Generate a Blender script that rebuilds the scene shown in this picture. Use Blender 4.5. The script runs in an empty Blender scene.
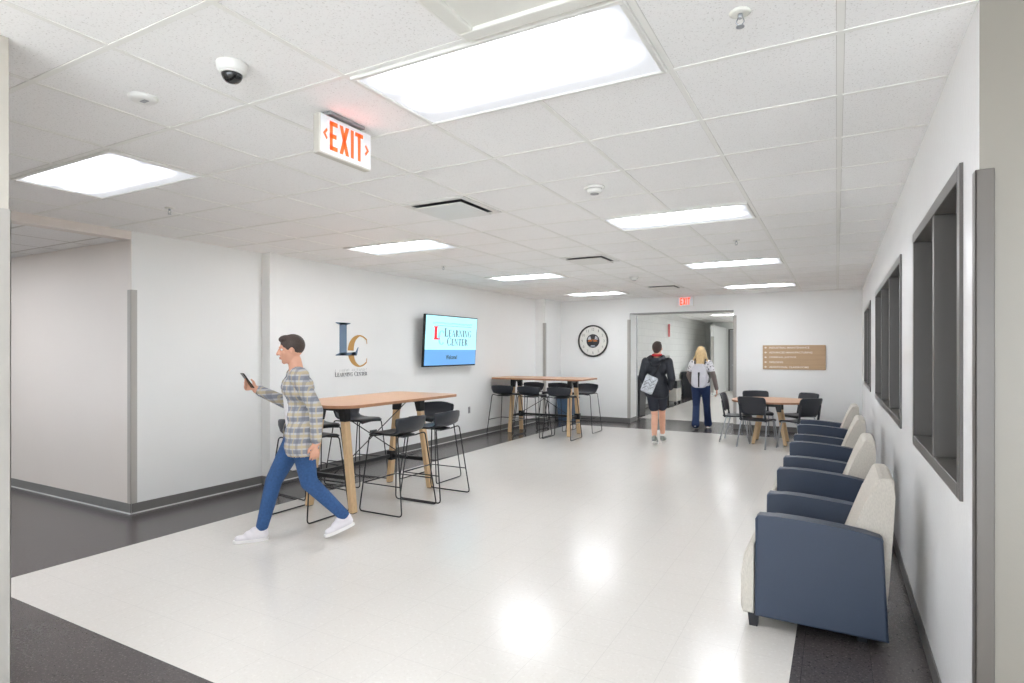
import bpy, bmesh, math, random
from mathutils import Vector, Matrix
random.seed(7)
PI = math.pi
R = math.radians
sc = bpy.context.scene
COL = sc.collection
CE = 2.735                     # ceiling height
WL, WLN, WR, WB = -5.90, -5.98, 0.41, 12.70   # left wall, its near length, right wall, back wall
GX0, GY0, TS = 0.012, 1.8526, 0.6096          # ceiling grid origin and module

# ------------------------------------------------------------------ materials
def lin(c):
    out = []
    for v in c:
        v = v / 255.0
        out.append(v / 12.92 if v <= 0.04045 else ((v + 0.055) / 1.055) ** 2.4)
    return (out[0], out[1], out[2], 1.0)

def mat(name, rgb, rough=0.5, metal=0.0, spec=0.5, noise=0.0, nscale=20.0, bump=0.0, bscale=60.0, emit=0.0, stretch=None, alpha=None):
    m = bpy.data.materials.new(name)
    m.use_nodes = True
    nt = m.node_tree
    b = nt.nodes['Principled BSDF']
    b.inputs['Roughness'].default_value = rough
    b.inputs['Metallic'].default_value = metal
    b.inputs['Specular IOR Level'].default_value = spec
    c = lin(rgb)
    b.inputs['Base Color'].default_value = c
    tc = nt.nodes.new('ShaderNodeTexCoord')
    mp = nt.nodes.new('ShaderNodeMapping')
    nt.links.new(tc.outputs['Object'], mp.inputs['Vector'])
    if stretch:
        mp.inputs['Scale'].default_value = stretch
    if noise > 0:
        n = nt.nodes.new('ShaderNodeTexNoise')
        n.inputs['Scale'].default_value = nscale
        n.inputs['Detail'].default_value = 4
        nt.links.new(mp.outputs[0], n.inputs['Vector'])
        r = nt.nodes.new('ShaderNodeValToRGB')
        r.color_ramp.elements[0].position = 0.3
        r.color_ramp.elements[1].position = 0.7
        r.color_ramp.elements[0].color = tuple(max(0, x * (1 - noise)) for x in c[:3]) + (1,)
        r.color_ramp.elements[1].color = tuple(min(1, x * (1 + noise)) for x in c[:3]) + (1,)
        nt.links.new(n.outputs['Fac'], r.inputs['Fac'])
        nt.links.new(r.outputs['Color'], b.inputs['Base Color'])
    if bump > 0:
        n2 = nt.nodes.new('ShaderNodeTexNoise')
        n2.inputs['Scale'].default_value = bscale
        n2.inputs['Detail'].default_value = 3
        nt.links.new(mp.outputs[0], n2.inputs['Vector'])
        bp = nt.nodes.new('ShaderNodeBump')
        bp.inputs['Strength'].default_value = bump
        bp.inputs['Distance'].default_value = 0.004
        nt.links.new(n2.outputs['Fac'], bp.inputs['Height'])
        nt.links.new(bp.outputs[0], b.inputs['Normal'])
    if emit > 0:
        b.inputs['Emission Color'].default_value = c
        b.inputs['Emission Strength'].default_value = emit
    return m

def math_node(nt, op, a=None, b=None, c=None):
    n = nt.nodes.new('ShaderNodeMath'); n.operation = op
    for i, v in enumerate((a, b, c)):
        if v is None: continue
        if isinstance(v, (int, float)): n.inputs[i].default_value = v
        else: nt.links.new(v, n.inputs[i])
    return n.outputs[0]

def line_mask(nt, coord, origin, step, half):
    """1 within `half` of a repeated line"""
    t = math_node(nt, 'SUBTRACT', coord, origin)
    t = math_node(nt, 'DIVIDE', t, step)
    f = math_node(nt, 'FRACT', math_node(nt, 'ADD', t, 100.5))
    d = math_node(nt, 'ABSOLUTE', math_node(nt, 'SUBTRACT', f, 0.5))
    return math_node(nt, 'LESS_THAN', d, half / step)

def grid_material(name, rgb, rgb_line, origin, step, half, rough, spk=None, spk_rgb=None, spk_scale=60, spk_pos=(0.6, 0.68), bump=0.0, bscale=3.0, tonal=0.03, rough_var=0.0):
    m = bpy.data.materials.new(name); m.use_nodes = True
    nt = m.node_tree; b = nt.nodes['Principled BSDF']
    b.inputs['Roughness'].default_value = rough
    tc = nt.nodes.new('ShaderNodeTexCoord')
    sx = nt.nodes.new('ShaderNodeSeparateXYZ')
    nt.links.new(tc.outputs['Object'], sx.inputs[0])
    lm = math_node(nt, 'MAXIMUM', line_mask(nt, sx.outputs[0], origin[0], step, half), line_mask(nt, sx.outputs[1], origin[1], step, half))
    base = nt.nodes.new('ShaderNodeMix'); base.data_type = 'RGBA'
    n = nt.nodes.new('ShaderNodeTexNoise'); n.inputs['Scale'].default_value = 0.9; n.inputs['Detail'].default_value = 5
    nt.links.new(tc.outputs['Object'], n.inputs['Vector'])
    c = lin(rgb)
    base.inputs[6].default_value = tuple(x * (1 - tonal) for x in c[:3]) + (1,)
    base.inputs[7].default_value = tuple(min(1, x * (1 + tonal)) for x in c[:3]) + (1,)
    nt.links.new(n.outputs['Fac'], base.inputs[0])
    last = base.outputs[2]
    if spk:
        for k, (amount, srgb, sscale, lo, hi) in enumerate(spk):
            n3 = nt.nodes.new('ShaderNodeTexNoise'); n3.inputs['Scale'].default_value = sscale; n3.inputs['Detail'].default_value = 3
            nt.links.new(tc.outputs['Object'], n3.inputs['Vector'])
            rp = nt.nodes.new('ShaderNodeMapRange')
            rp.inputs['From Min'].default_value = lo; rp.inputs['From Max'].default_value = hi
            rp.inputs['To Min'].default_value = 0; rp.inputs['To Max'].default_value = amount
            nt.links.new(n3.outputs['Fac'], rp.inputs['Value'])
            mx = nt.nodes.new('ShaderNodeMix'); mx.data_type = 'RGBA'
            nt.links.new(rp.outputs[0], mx.inputs[0]); nt.links.new(last, mx.inputs[6])
            mx.inputs[7].default_value = lin(srgb)
            last = mx.outputs[2]
    mx = nt.nodes.new('ShaderNodeMix'); mx.data_type = 'RGBA'
    nt.links.new(lm, mx.inputs[0]); nt.links.new(last, mx.inputs[6]); mx.inputs[7].default_value = lin(rgb_line)
    nt.links.new(mx.outputs[2], b.inputs['Base Color'])
    if bump > 0:
        n2 = nt.nodes.new('ShaderNodeTexNoise'); n2.inputs['Scale'].default_value = bscale; n2.inputs['Detail'].default_value = 3
        nt.links.new(tc.outputs['Object'], n2.inputs['Vector'])
        bp = nt.nodes.new('ShaderNodeBump'); bp.inputs['Strength'].default_value = bump; bp.inputs['Distance'].default_value = 0.01
        nt.links.new(n2.outputs['Fac'], bp.inputs['Height']); nt.links.new(bp.outputs[0], b.inputs['Normal'])
    return m

M = {}
M['wall'] = mat('wall_paint', (238, 238, 236), 0.42, noise=0.012, nscale=1.2, bump=0.12, bscale=90, spec=0.4)
M['wall_gloss'] = mat('wall_paint_semigloss', (243, 243, 243), 0.27, noise=0.02, nscale=1.5, bump=0.18, bscale=35, spec=0.6)
M['wall_warm'] = mat('wall_paint_warm', (234, 226, 219), 0.35, noise=0.012, nscale=1.2, bump=0.12, bscale=70, spec=0.5)
M['wall_return'] = mat('wall_paint_shaded', (140, 134, 125), 0.4, noise=0.012, nscale=1.2, bump=0.1, bscale=70)  # wall paint darkened to hold the shade on the return face
M['wall_end'] = mat('wall_paint_greige', (200, 194, 184), 0.4, noise=0.012, nscale=1.2, bump=0.1, bscale=70)
M['ceiling'] = grid_material('ceiling_tile', (250, 249, 248), (214, 211, 207), (GX0, GY0), TS, 0.0145, 0.85,  # line colour paints the slim shadow beside the grid bars
    spk=[(0.42, (176, 171, 166), 125, 0.60, 0.68), (0.2, (206, 202, 198), 60, 0.60, 0.70)], tonal=0.015, bump=0.0)
M['grid'] = mat('ceiling_grid_white', (243, 242, 238), 0.5)
M['floor_white'] = grid_material('vinyl_tile_white', (216, 212, 206), (201, 197, 192), (-5.03, 1.79), 0.3048, 0.0011, 0.2,
    spk=[(0.32, (196, 188, 178), 70, 0.58, 0.70), (0.22, (240, 238, 234), 45, 0.55, 0.7)], tonal=0.03, bump=0.06, bscale=4)
M['floor_dark'] = grid_material('vinyl_tile_charcoal', (76, 71, 71), (58, 54, 54), (-5.03, 1.79), 0.3048, 0.0010, 0.24,
    spk=[(0.6, (118, 110, 108), 85, 0.58, 0.68), (0.6, (46, 42, 43), 60, 0.56, 0.68)], tonal=0.06, bump=0.06, bscale=4)
M['baseboard'] = mat('rubber_base_grey', (112, 110, 108), 0.4)
M['guard'] = mat('corner_guard_grey', (180, 176, 170), 0.38, bump=0.05, bscale=200)
M['guard_dark'] = mat('corner_guard_shaded', (98, 92, 86), 0.35, bump=0.05, bscale=200)  # guard colour darkened to stand for shade against the added daylight
M['guard_light'] = mat('corner_guard_light', (196, 198, 202), 0.25, metal=0.5)
M['steel_paint'] = mat('window_frame_grey', (94, 91, 88), 0.32, noise=0.02, nscale=6)
M['wood'] = mat('beech_top', (202, 160, 128), 0.38, noise=0.10, nscale=9, stretch=(1.0, 14.0, 1.0), bump=0.05, bscale=60)
M['wood_x'] = mat('beech_top_cross', (202, 160, 128), 0.38, noise=0.10, nscale=9, stretch=(14.0, 1.0, 1.0), bump=0.05, bscale=60)
M['wood_edge'] = mat('beech_edge', (170, 124, 92), 0.45, noise=0.12, nscale=12)
M['wood_leg'] = mat('ash_leg', (216, 184, 142), 0.45, noise=0.10, nscale=14, stretch=(9.0, 9.0, 0.8))
M['black_metal'] = mat('black_powder_coat', (26, 27, 29), 0.38)
M['black_plastic'] = mat('black_plastic', (34, 36, 41), 0.38, bump=0.1, bscale=300)
M['chair_plastic'] = mat('charcoal_chair_plastic', (38, 41, 48), 0.36, bump=0.1, bscale=300)
M['chrome'] = mat('satin_metal', (176, 180, 186), 0.28, metal=0.85)
M['vinyl_blue'] = mat('slate_blue_vinyl', (46, 57, 76), 0.4, noise=0.05, nscale=120, stretch=(1, 1, 4), bump=0.25, bscale=240)
M['vinyl_seam'] = mat('slate_blue_piping', (58, 72, 92), 0.4)
M['beige'] = mat('woven_beige', (196, 190, 180), 0.85, noise=0.10, nscale=170, stretch=(1.0, 1.0, 0.35), bump=0.5, bscale=260)
M['white_plastic'] = mat('white_plastic', (232, 231, 227), 0.35)
M['offwhite'] = mat('off_white_metal', (232, 231, 224), 0.4)
M['dark_gap'] = mat('dark_slot', (34, 36, 40), 0.6)
M['grey_mid'] = mat('grey_plastic', (150, 150, 150), 0.45)
M['blue_bin'] = mat('bin_blue', (72, 98, 126), 0.45)
M['bin_black'] = mat('bin_black', (40, 42, 46), 0.45)
M['lc_blue'] = mat('decal_slate_blue', (110, 132, 155), 0.5)
M['lc_gold'] = mat('decal_gold', (200, 152, 84), 0.5)
M['lc_grey'] = mat('decal_grey', (104, 106, 108), 0.5)
M['lc_pale'] = mat('decal_pale_grey', (160, 162, 160), 0.5)
M['sign_tan'] = mat('sign_tan', (188, 158, 124), 0.45, noise=0.04, nscale=3, stretch=(1, 1, 12))
M['sign_line'] = mat('sign_groove', (168, 138, 104), 0.5)
M['sign_text'] = mat('sign_text_cream', (236, 228, 214), 0.5)
M['exit_face'] = mat('exit_face', (222, 225, 228), 0.35, emit=0.1)
M['exit_red'] = mat('exit_letters', (255, 84, 30), 0.4, emit=0.75)
M['sign_housing'] = mat('exit_housing', (196, 192, 182), 0.45)
M['dome'] = mat('camera_dome', (12, 14, 15), 0.06, spec=0.8)
M['clock_face'] = mat('clock_face', (230, 229, 222), 0.5)
M['clock_rim'] = mat('clock_rim', (52, 50, 46), 0.35)
M['clock_num'] = mat('clock_numerals', (140, 138, 132), 0.5)
M['orange'] = mat('orange_enamel', (196, 116, 50), 0.5)
M['emblem_dark'] = mat('emblem_dark', (42, 42, 46), 0.45)
M['emblem_light'] = mat('emblem_light', (196, 200, 206), 0.45)
M['dark_room'] = mat('office_wall', (210, 208, 204), 0.7)
M['red'] = mat('red_paint', (206, 96, 104), 0.5)
M['tv_black'] = mat('tv_bezel', (18, 18, 22), 0.25)
M['tv_top'] = mat('tv_cyan', (168, 228, 236), 0.3, emit=0.5)
M['tv_low'] = mat('tv_blue', (98, 152, 206), 0.3, emit=0.5)
M['tv_red'] = mat('tv_red', (226, 22, 40), 0.4, emit=0.4)
M['tv_c'] = mat('tv_pale_blue', (120, 190, 226), 0.4, emit=0.6)
M['tv_text'] = mat('tv_text', (44, 70, 88), 0.4)
M['tv_line'] = mat('tv_text_soft', (96, 140, 158), 0.4, emit=0.25)
M['chips'] = mat('block_wall_paint', (226, 227, 224), 0.45)

def block_wall_mat():
    m = bpy.data.materials.new('painted_block'); m.use_nodes = True
    nt = m.node_tree; b = nt.nodes['Principled BSDF']; b.inputs['Roughness'].default_value = 0.4
    tc = nt.nodes.new('ShaderNodeTexCoord'); sx = nt.nodes.new('ShaderNodeSeparateXYZ'); nt.links.new(tc.outputs['Object'], sx.inputs[0])
    cb = nt.nodes.new('ShaderNodeCombineXYZ'); nt.links.new(sx.outputs[1], cb.inputs[0]); nt.links.new(sx.outputs[2], cb.inputs[1])
    br = nt.nodes.new('ShaderNodeTexBrick'); nt.links.new(cb.outputs[0], br.inputs['Vector'])
    br.inputs['Scale'].default_value = 1.0; br.inputs['Brick Width'].default_value = 0.4; br.inputs['Row Height'].default_value = 0.2
    br.inputs['Mortar Size'].default_value = 0.006
    br.inputs['Color1'].default_value = lin((228, 229, 226)); br.inputs['Color2'].default_value = lin((224, 225, 222)); br.inputs['Mortar'].default_value = lin((208, 209, 206))
    nt.links.new(br.outputs['Color'], b.inputs['Base Color'])
    return m
M['block'] = block_wall_mat()

def glass_mat():
    m = bpy.data.materials.new('window_glass'); m.use_nodes = True
    nt = m.node_tree; nt.nodes.clear()
    o = nt.nodes.new('ShaderNodeOutputMaterial'); mx = nt.nodes.new('ShaderNodeMixShader')
    t = nt.nodes.new('ShaderNodeBsdfTransparent'); t.inputs[0].default_value = (0.82, 0.84, 0.84, 1)
    g = nt.nodes.new('ShaderNodeBsdfGlossy'); g.inputs['Roughness'].default_value = 0.02
    fr = nt.nodes.new('ShaderNodeFresnel'); fr.inputs[0].default_value = 1.45
    ge = nt.nodes.new('ShaderNodeNewGeometry')
    nt.links.new(math_node(nt, 'MULTIPLY', fr.outputs[0], math_node(nt, 'SUBTRACT', 1.0, ge.outputs['Backfacing'])), mx.inputs[0]); nt.links.new(t.outputs[0], mx.inputs[1]); nt.links.new(g.outputs[0], mx.inputs[2])
    nt.links.new(mx.outputs[0], o.inputs[0])
    return m
M['glass'] = glass_mat()

def lamp_mat(name, strength_hi, strength_lo):
    """fluorescent troffer lens: lamp tubes run along X behind the lens"""
    m = bpy.data.materials.new(name); m.use_nodes = True
    nt = m.node_tree; b = nt.nodes['Principled BSDF']
    b.inputs['Base Color'].default_value = (0.35, 0.35, 0.37, 1); b.inputs['Roughness'].default_value = 0.4
    tc = nt.nodes.new('ShaderNodeTexCoord'); sx = nt.nodes.new('ShaderNodeSeparateXYZ'); nt.links.new(tc.outputs['Object'], sx.inputs[0])
    s = None
    for c0 in (-0.17, 0.06):
        d = math_node(nt, 'ABSOLUTE', math_node(nt, 'SUBTRACT', sx.outputs[1], c0))
        e = math_node(nt, 'POWER', 2.718, math_node(nt, 'MULTIPLY', math_node(nt, 'MULTIPLY', d, d), -1.0 / (2 * 0.042 ** 2)))
        s = e if s is None else math_node(nt, 'ADD', s, e)
    # fall-off where the tubes end
    ax = math_node(nt, 'ABSOLUTE', sx.outputs[0])
    mr = nt.nodes.new('ShaderNodeMapRange'); mr.interpolation_type = 'SMOOTHSTEP'
    mr.inputs['From Min'].default_value = 0.60; mr.inputs['From Max'].default_value = 0.36
    nt.links.new(ax, mr.inputs['Value'])
    s = math_node(nt, 'MULTIPLY', s, math_node(nt, 'POWER', mr.outputs[0], 2.0))
    st = math_node(nt, 'ADD', math_node(nt, 'MULTIPLY', s, strength_hi - strength_lo), strength_lo)
    nt.links.new(st, b.inputs['Emission Strength'])
    b.inputs['Emission Color'].default_value = (0.95, 0.98, 1.03, 1)
    return m
LAMP = 28.0
DAY = 7.0
M['lamp'] = lamp_mat('troffer_lens', LAMP, 0.42)

def plaid_mat():
    m = bpy.data.materials.new('plaid_flannel'); m.use_nodes = True
    nt = m.node_tree; b = nt.nodes['Principled BSDF']; b.inputs['Roughness'].default_value = 0.85
    tc = nt.nodes.new('ShaderNodeTexCoord'); sx = nt.nodes.new('ShaderNodeSeparateXYZ'); nt.links.new(tc.outputs['Object'], sx.inputs[0])
    last = None
    base = lin((190, 190, 192))
    def over(last, mask, rgb, a):
        mx = nt.nodes.new('ShaderNodeMix'); mx.data_type = 'RGBA'
        nt.links.new(math_node(nt, 'MULTIPLY', mask, a), mx.inputs[0])
        if last is None: mx.inputs[6].default_value = base
        else: nt.links.new(last, mx.inputs[6])
        mx.inputs[7].default_value = lin(rgb)
        return mx.outputs[2]
    h = math_node(nt, 'ADD', sx.outputs[0], sx.outputs[1])
    last = over(None, line_mask(nt, sx.outputs[2], 0.0, 0.085, 0.017), (108, 112, 128), 0.7)
    last = over(last, line_mask(nt, sx.outputs[2], 0.04, 0.085, 0.012), (188, 172, 138), 0.8)
    last = over(last, line_mask(nt, h, 0.0, 0.09, 0.014), (112, 116, 130), 0.45)
    last = over(last, line_mask(nt, h, 0.045, 0.09, 0.007), (196, 182, 150), 0.6)
    nt.links.new(last, b.inputs['Base Color'])
    return m
M['plaid'] = plaid_mat()
M['skin'] = mat('skin', (222, 168, 142), 0.55, noise=0.04, nscale=12)
M['hair_dark'] = mat('hair_dark_brown', (66, 54, 48), 0.6, noise=0.3, nscale=80, stretch=(3, 3, 0.6), bump=0.6, bscale=120)
M['hair_blond'] = mat('hair_blond', (218, 188, 140), 0.5, noise=0.25, nscale=60, stretch=(4, 4, 0.4), bump=0.8, bscale=90)
M['denim'] = mat('blue_denim', (48, 84, 132), 0.8, noise=0.14, nscale=60, bump=0.3, bscale=200)
M['denim_dark'] = mat('dark_denim', (30, 50, 88), 0.8, noise=0.14, nscale=60, bump=0.3, bscale=200)
M['tee'] = mat('white_tee', (226, 224, 226), 0.85)
M['jacket'] = mat('black_navy_jacket', (32, 35, 44), 0.6, noise=0.1, nscale=14, bump=0.6, bscale=14)
M['shorts'] = mat('dark_shorts', (34, 38, 50), 0.7)
M['red_cloth'] = mat('red_collar', (204, 36, 46), 0.7)
M['shoe_white'] = mat('white_shoe', (222, 218, 222), 0.5)
M['sole'] = mat('shoe_sole', (236, 234, 232), 0.6)
M['shoe_grey'] = mat('grey_shoe', (134, 138, 132), 0.6, noise=0.3, nscale=30)
M['sock'] = mat('white_sock', (232, 230, 228), 0.8)
M['shoe_brown'] = mat('brown_leather', (150, 98, 60), 0.5)
M['bag'] = mat('bag_white_black', (196, 200, 206), 0.6, noise=0.35, nscale=16)
M['strap_black'] = mat('black_webbing', (28, 28, 32), 0.6)
M['backpack'] = mat('pale_grey_backpack', (208, 206, 212), 0.7, noise=0.06, nscale=8, bump=0.4, bscale=20)
M['blouse'] = mat('blouse_print', (206, 204, 206), 0.8, noise=0.0)
def print_mat():
    m = M['blouse']; nt = m.node_tree; b = nt.nodes['Principled BSDF']
    tc = nt.nodes.new('ShaderNodeTexCoord'); v = nt.nodes.new('ShaderNodeTexVoronoi'); v.inputs['Scale'].default_value = 26
    nt.links.new(tc.outputs['Object'], v.inputs['Vector'])
    r = nt.nodes.new('ShaderNodeValToRGB'); r.color_ramp.elements[0].position = 0.28; r.color_ramp.elements[1].position = 0.36
    r.color_ramp.elements[0].color = lin((74, 72, 82)); r.color_ramp.elements[1].color = lin((224, 222, 226))
    nt.links.new(v.outputs['Distance'], r.inputs['Fac']); nt.links.new(r.outputs[0], b.inputs['Base Color'])
print_mat()
M['sleeve_taupe'] = mat('taupe_sleeve', (120, 108, 104), 0.8)
M['eye_white'] = mat('eye_white', (235, 235, 235), 0.3)
M['eye_dark'] = mat('eye_iris', (48, 36, 28), 0.2)
M['lips'] = mat('lips', (188, 116, 104), 0.5)
M['phone'] = mat('phone_black', (20, 20, 24), 0.2)

# ------------------------------------------------------------------ mesh helpers
def box(bm, x0, x1, y0, y1, z0, z1, bev=0.0, seg=2, mi=0):
    vs = [bm.verts.new(p) for p in ((x0, y0, z0), (x1, y0, z0), (x1, y1, z0), (x0, y1, z0), (x0, y0, z1), (x1, y0, z1), (x1, y1, z1), (x0, y1, z1))]
    fs = [bm.faces.new([vs[i] for i in f]) for f in ((0, 3, 2, 1), (4, 5, 6, 7), (0, 1, 5, 4), (1, 2, 6, 5), (2, 3, 7, 6), (3, 0, 4, 7))]
    for f in fs: f.material_index = mi
    if bev > 0:
        es = list({e for f in fs for e in f.edges})
        r = bmesh.ops.bevel(bm, geom=es, offset=bev, segments=seg, profile=0.5, affect='EDGES')
        for f in r['faces']: f.material_index = mi
    return vs

def fillet(pts, rad, n=5, closed=False):
    pts = [Vector(p) for p in pts]
    out = []
    N = len(pts)
    for i, p in enumerate(pts):
        if not closed and i in (0, N - 1):
            out.append(p); continue
        a, b = pts[i - 1], pts[(i + 1) % N]
        u, v = (a - p), (b - p)
        lu, lv = u.length, v.length
        u.normalize(); v.normalize()
        ang = u.angle(v, PI)
        if ang > PI - 0.02:
            out.append(p); continue
        t = min(rad / math.tan(ang / 2), lu * 0.49, lv * 0.49)
        p0, p1 = p + u * t, p + v * t
        for k in range(n + 1):
            s = k / n
            out.append((1 - s) ** 2 * p0 + 2 * s * (1 - s) * p + s ** 2 * p1)
    return out

def tube(bm, pts, r, seg=8, closed=False, mi=0):
    pts = [Vector(p) for p in pts]
    N = len(pts)
    rings = []
    prev = None
    for i, p in enumerate(pts):
        if closed: d = (pts[(i + 1) % N] - pts[i - 1])
        elif i == 0: d = pts[1] - pts[0]
        elif i == N - 1: d = pts[-1] - pts[-2]
        else: d = (pts[i + 1] - p).normalized() + (p - pts[i - 1]).normalized()
        d.normalize()
        if prev is None:
            up = Vector((0, 0, 1)) if abs(d.z) < 0.9 else Vector((1, 0, 0))
            s = d.cross(up).normalized()
        else:
            s = (prev - d * prev.dot(d)).normalized()
        prev = s
        t = d.cross(s)
        rr = r[i] if isinstance(r, (list, tuple)) else r
        rings.append([bm.verts.new(p + (s * math.cos(2 * PI * k / seg) + t * math.sin(2 * PI * k / seg)) * rr) for k in range(seg)])
    for i in range(N if closed else N - 1):
        a, b = rings[i], rings[(i + 1) % N]
        for k in range(seg):
            f = bm.faces.new((a[k], a[(k + 1) % seg], b[(k + 1) % seg], b[k])); f.material_index = mi; f.smooth = True
    if not closed:
        bm.faces.new(rings[0][::-1]).material_index = mi
        bm.faces.new(rings[-1]).material_index = mi

def lathe(bm, prof, c=(0, 0, 0), seg=32, mi=0, axis='z'):
    """prof: (radius, height) list"""
    rings = []
    for r, h in prof:
        ring = []
        for k in range(seg):
            a = 2 * PI * k / seg
            q = Vector((r * math.cos(a), r * math.sin(a), h))
            if axis == '-y': q = Vector((q.x, -q.z, q.y))
            ring.append(bm.verts.new(Vector(c) + q))
        rings.append(ring)
    for i in range(len(rings) - 1):
        for k in range(seg):
            f = bm.faces.new((rings[i][k], rings[i][(k + 1) % seg], rings[i + 1][(k + 1) % seg], rings[i + 1][k])); f.smooth = True; f.material_index = mi
    bm.faces.new(rings[0][::-1]).material_index = mi
    bm.faces.new(rings[-1]).material_index = mi

def prism(bm, outline, fn, t0, t1, bev=0.0, seg=2, mi=0, smooth=False):
    """outline 2D points; fn(u, v, t) -> 3D; extruded t0..t1"""
    a = [bm.verts.new(fn(u, v, t0)) for u, v in outline]
    b = [bm.verts.new(fn(u, v, t1)) for u, v in outline]
    n = len(outline)
    fs = [bm.faces.new(a[::-1]), bm.faces.new(b)]
    for k in range(n):
        f = bm.faces.new((a[k], a[(k + 1) % n], b[(k + 1) % n], b[k])); fs.append(f); f.smooth = smooth
    for f in fs: f.material_index = mi
    if bev > 0:
        es = list(fs[0].edges) + list(fs[1].edges)
        r = bmesh.ops.bevel(bm, geom=es, offset=bev, segments=seg, profile=0.5, affect='EDGES')
        for f in r['faces']: f.material_index = mi; f.smooth = True

def beam(bm, p0, p1, w0, d0, w1, d1, side=(1, 0, 0), bev=0.006, mi=0):
    """tapered rectangular bar from p0 to p1 with horizontal end cuts"""
    p0, p1 = Vector(p0), Vector(p1)
    s = Vector(side).normalized(); t = Vector((0, 0, 1)).cross(s).normalized()
    vs = []
    for p, w, d in ((p0, w0, d0), (p1, w1, d1)):
        for a, b in ((-1, -1), (1, -1), (1, 1), (-1, 1)):
            vs.append(bm.verts.new(p + s * a * w / 2 + t * b * d / 2))
    fs = [bm.faces.new([vs[i] for i in f]) for f in ((0, 3, 2, 1), (4, 5, 6, 7), (0, 1, 5, 4), (1, 2, 6, 5), (2, 3, 7, 6), (3, 0, 4, 7))]
    for f in fs: f.material_index = mi
    if bev > 0:
        r = bmesh.ops.bevel(bm, geom=list({e for f in fs for e in f.edges}), offset=bev, segments=2, profile=0.5, affect='EDGES')
        for f in r['faces']: f.material_index = mi

def obj(name, bm, mats, parent=None, loc=None, fixn=True):
    if fixn: bmesh.ops.recalc_face_normals(bm, faces=bm.faces)
    me = bpy.data.meshes.new(name); bm.to_mesh(me); bm.free()
    if not isinstance(mats, (list, tuple)): mats = [mats]
    for m in mats: me.materials.append(m)
    o = bpy.data.objects.new(name, me); COL.objects.link(o)
    if parent: o.parent = parent
    if loc: o.location = loc
    return o

def tag(o, label, cat, group=None):
    o['label'] = label; o['category'] = cat
    if group: o['group'] = group
    return o

def thing(name, label, cat, loc=(0, 0, 0), rz=0.0, group=None):
    o = bpy.data.objects.new(name, None); COL.objects.link(o)
    o.empty_display_size = 0.1
    o.location = loc; o.rotation_euler = (0, 0, rz)
    return tag(o, label, cat, group)

def struct(name, bm, m, label=None, parent=None):
    o = obj(name, bm, m, parent)
    if not parent: o['kind'] = 'structure'
    if label: o['label'] = label
    return o

def dup(root, loc, rz, label, group=None):
    r = root.copy(); COL.objects.link(r); r.location = loc; r.rotation_euler = (0, 0, rz); r['label'] = label
    if group: r['group'] = group
    for ch in list(root.children):
        c = ch.copy(); COL.objects.link(c); c.parent = r
        for g in list(ch.children):
            d = g.copy(); COL.objects.link(d); d.parent = c
    return r

def NB(): return bmesh.new()

# lettering ---------------------------------------------------------
def text_bm(bm, s, w, h, fn, depth=0.002, bold=0.0, mi=0):
    """block letters fitted to w x h, centred, mapped with fn(u, v, t)"""
    cu = bpy.data.curves.new('t', 'FONT'); cu.body = s; cu.extrude = 0.01; cu.offset = bold; cu.resolution_u = 3
    o = bpy.data.objects.new('t', cu); COL.objects.link(o)
    dg = bpy.context.evaluated_depsgraph_get(); dg.update()
    me = bpy.data.meshes.new_from_object(o.evaluated_get(dg))
    bpy.data.objects.remove(o); bpy.data.curves.remove(cu)
    xs = [v.co.x for v in me.vertices]; ys = [v.co.y for v in me.vertices]
    x0, x1, y0, y1 = min(xs), max(xs), min(ys), max(ys)
    vm = []
    for v in me.vertices:
        u = ((v.co.x - x0) / (x1 - x0) - 0.5) * w; q = ((v.co.y - y0) / (y1 - y0) - 0.5) * h
        vm.append(bm.verts.new(fn(u, q, depth if v.co.z > 0 else 0.0)))
    for p in me.polygons:
        try:
            f = bm.faces.new([vm[i] for i in p.vertices]); f.material_index = mi
        except ValueError: pass
    bpy.data.meshes.remove(me)

def arc_band(cx, cy, rx, ry, a0, a1, w_fn, n=18):
    """thick-thin curved stroke, returned as quads (2D)"""
    qs = []
    pts = []
    for k in range(n + 1):
        a = R(a0 + (a1 - a0) * k / n)
        w = w_fn(math.degrees(a))
        pts.append(((cx + rx * math.cos(a), cy + ry * math.sin(a)), (cx + (rx - w) * math.cos(a), cy + (ry - w * 0.75) * math.sin(a))))
    for k in range(n):
        qs.append([pts[k][0], pts[k + 1][0], pts[k + 1][1], pts[k][1]])
    return qs

def rect(x0, x1, y0, y1): return [(x0, y0), (x1, y0), (x1, y1), (x0, y1)]

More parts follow.
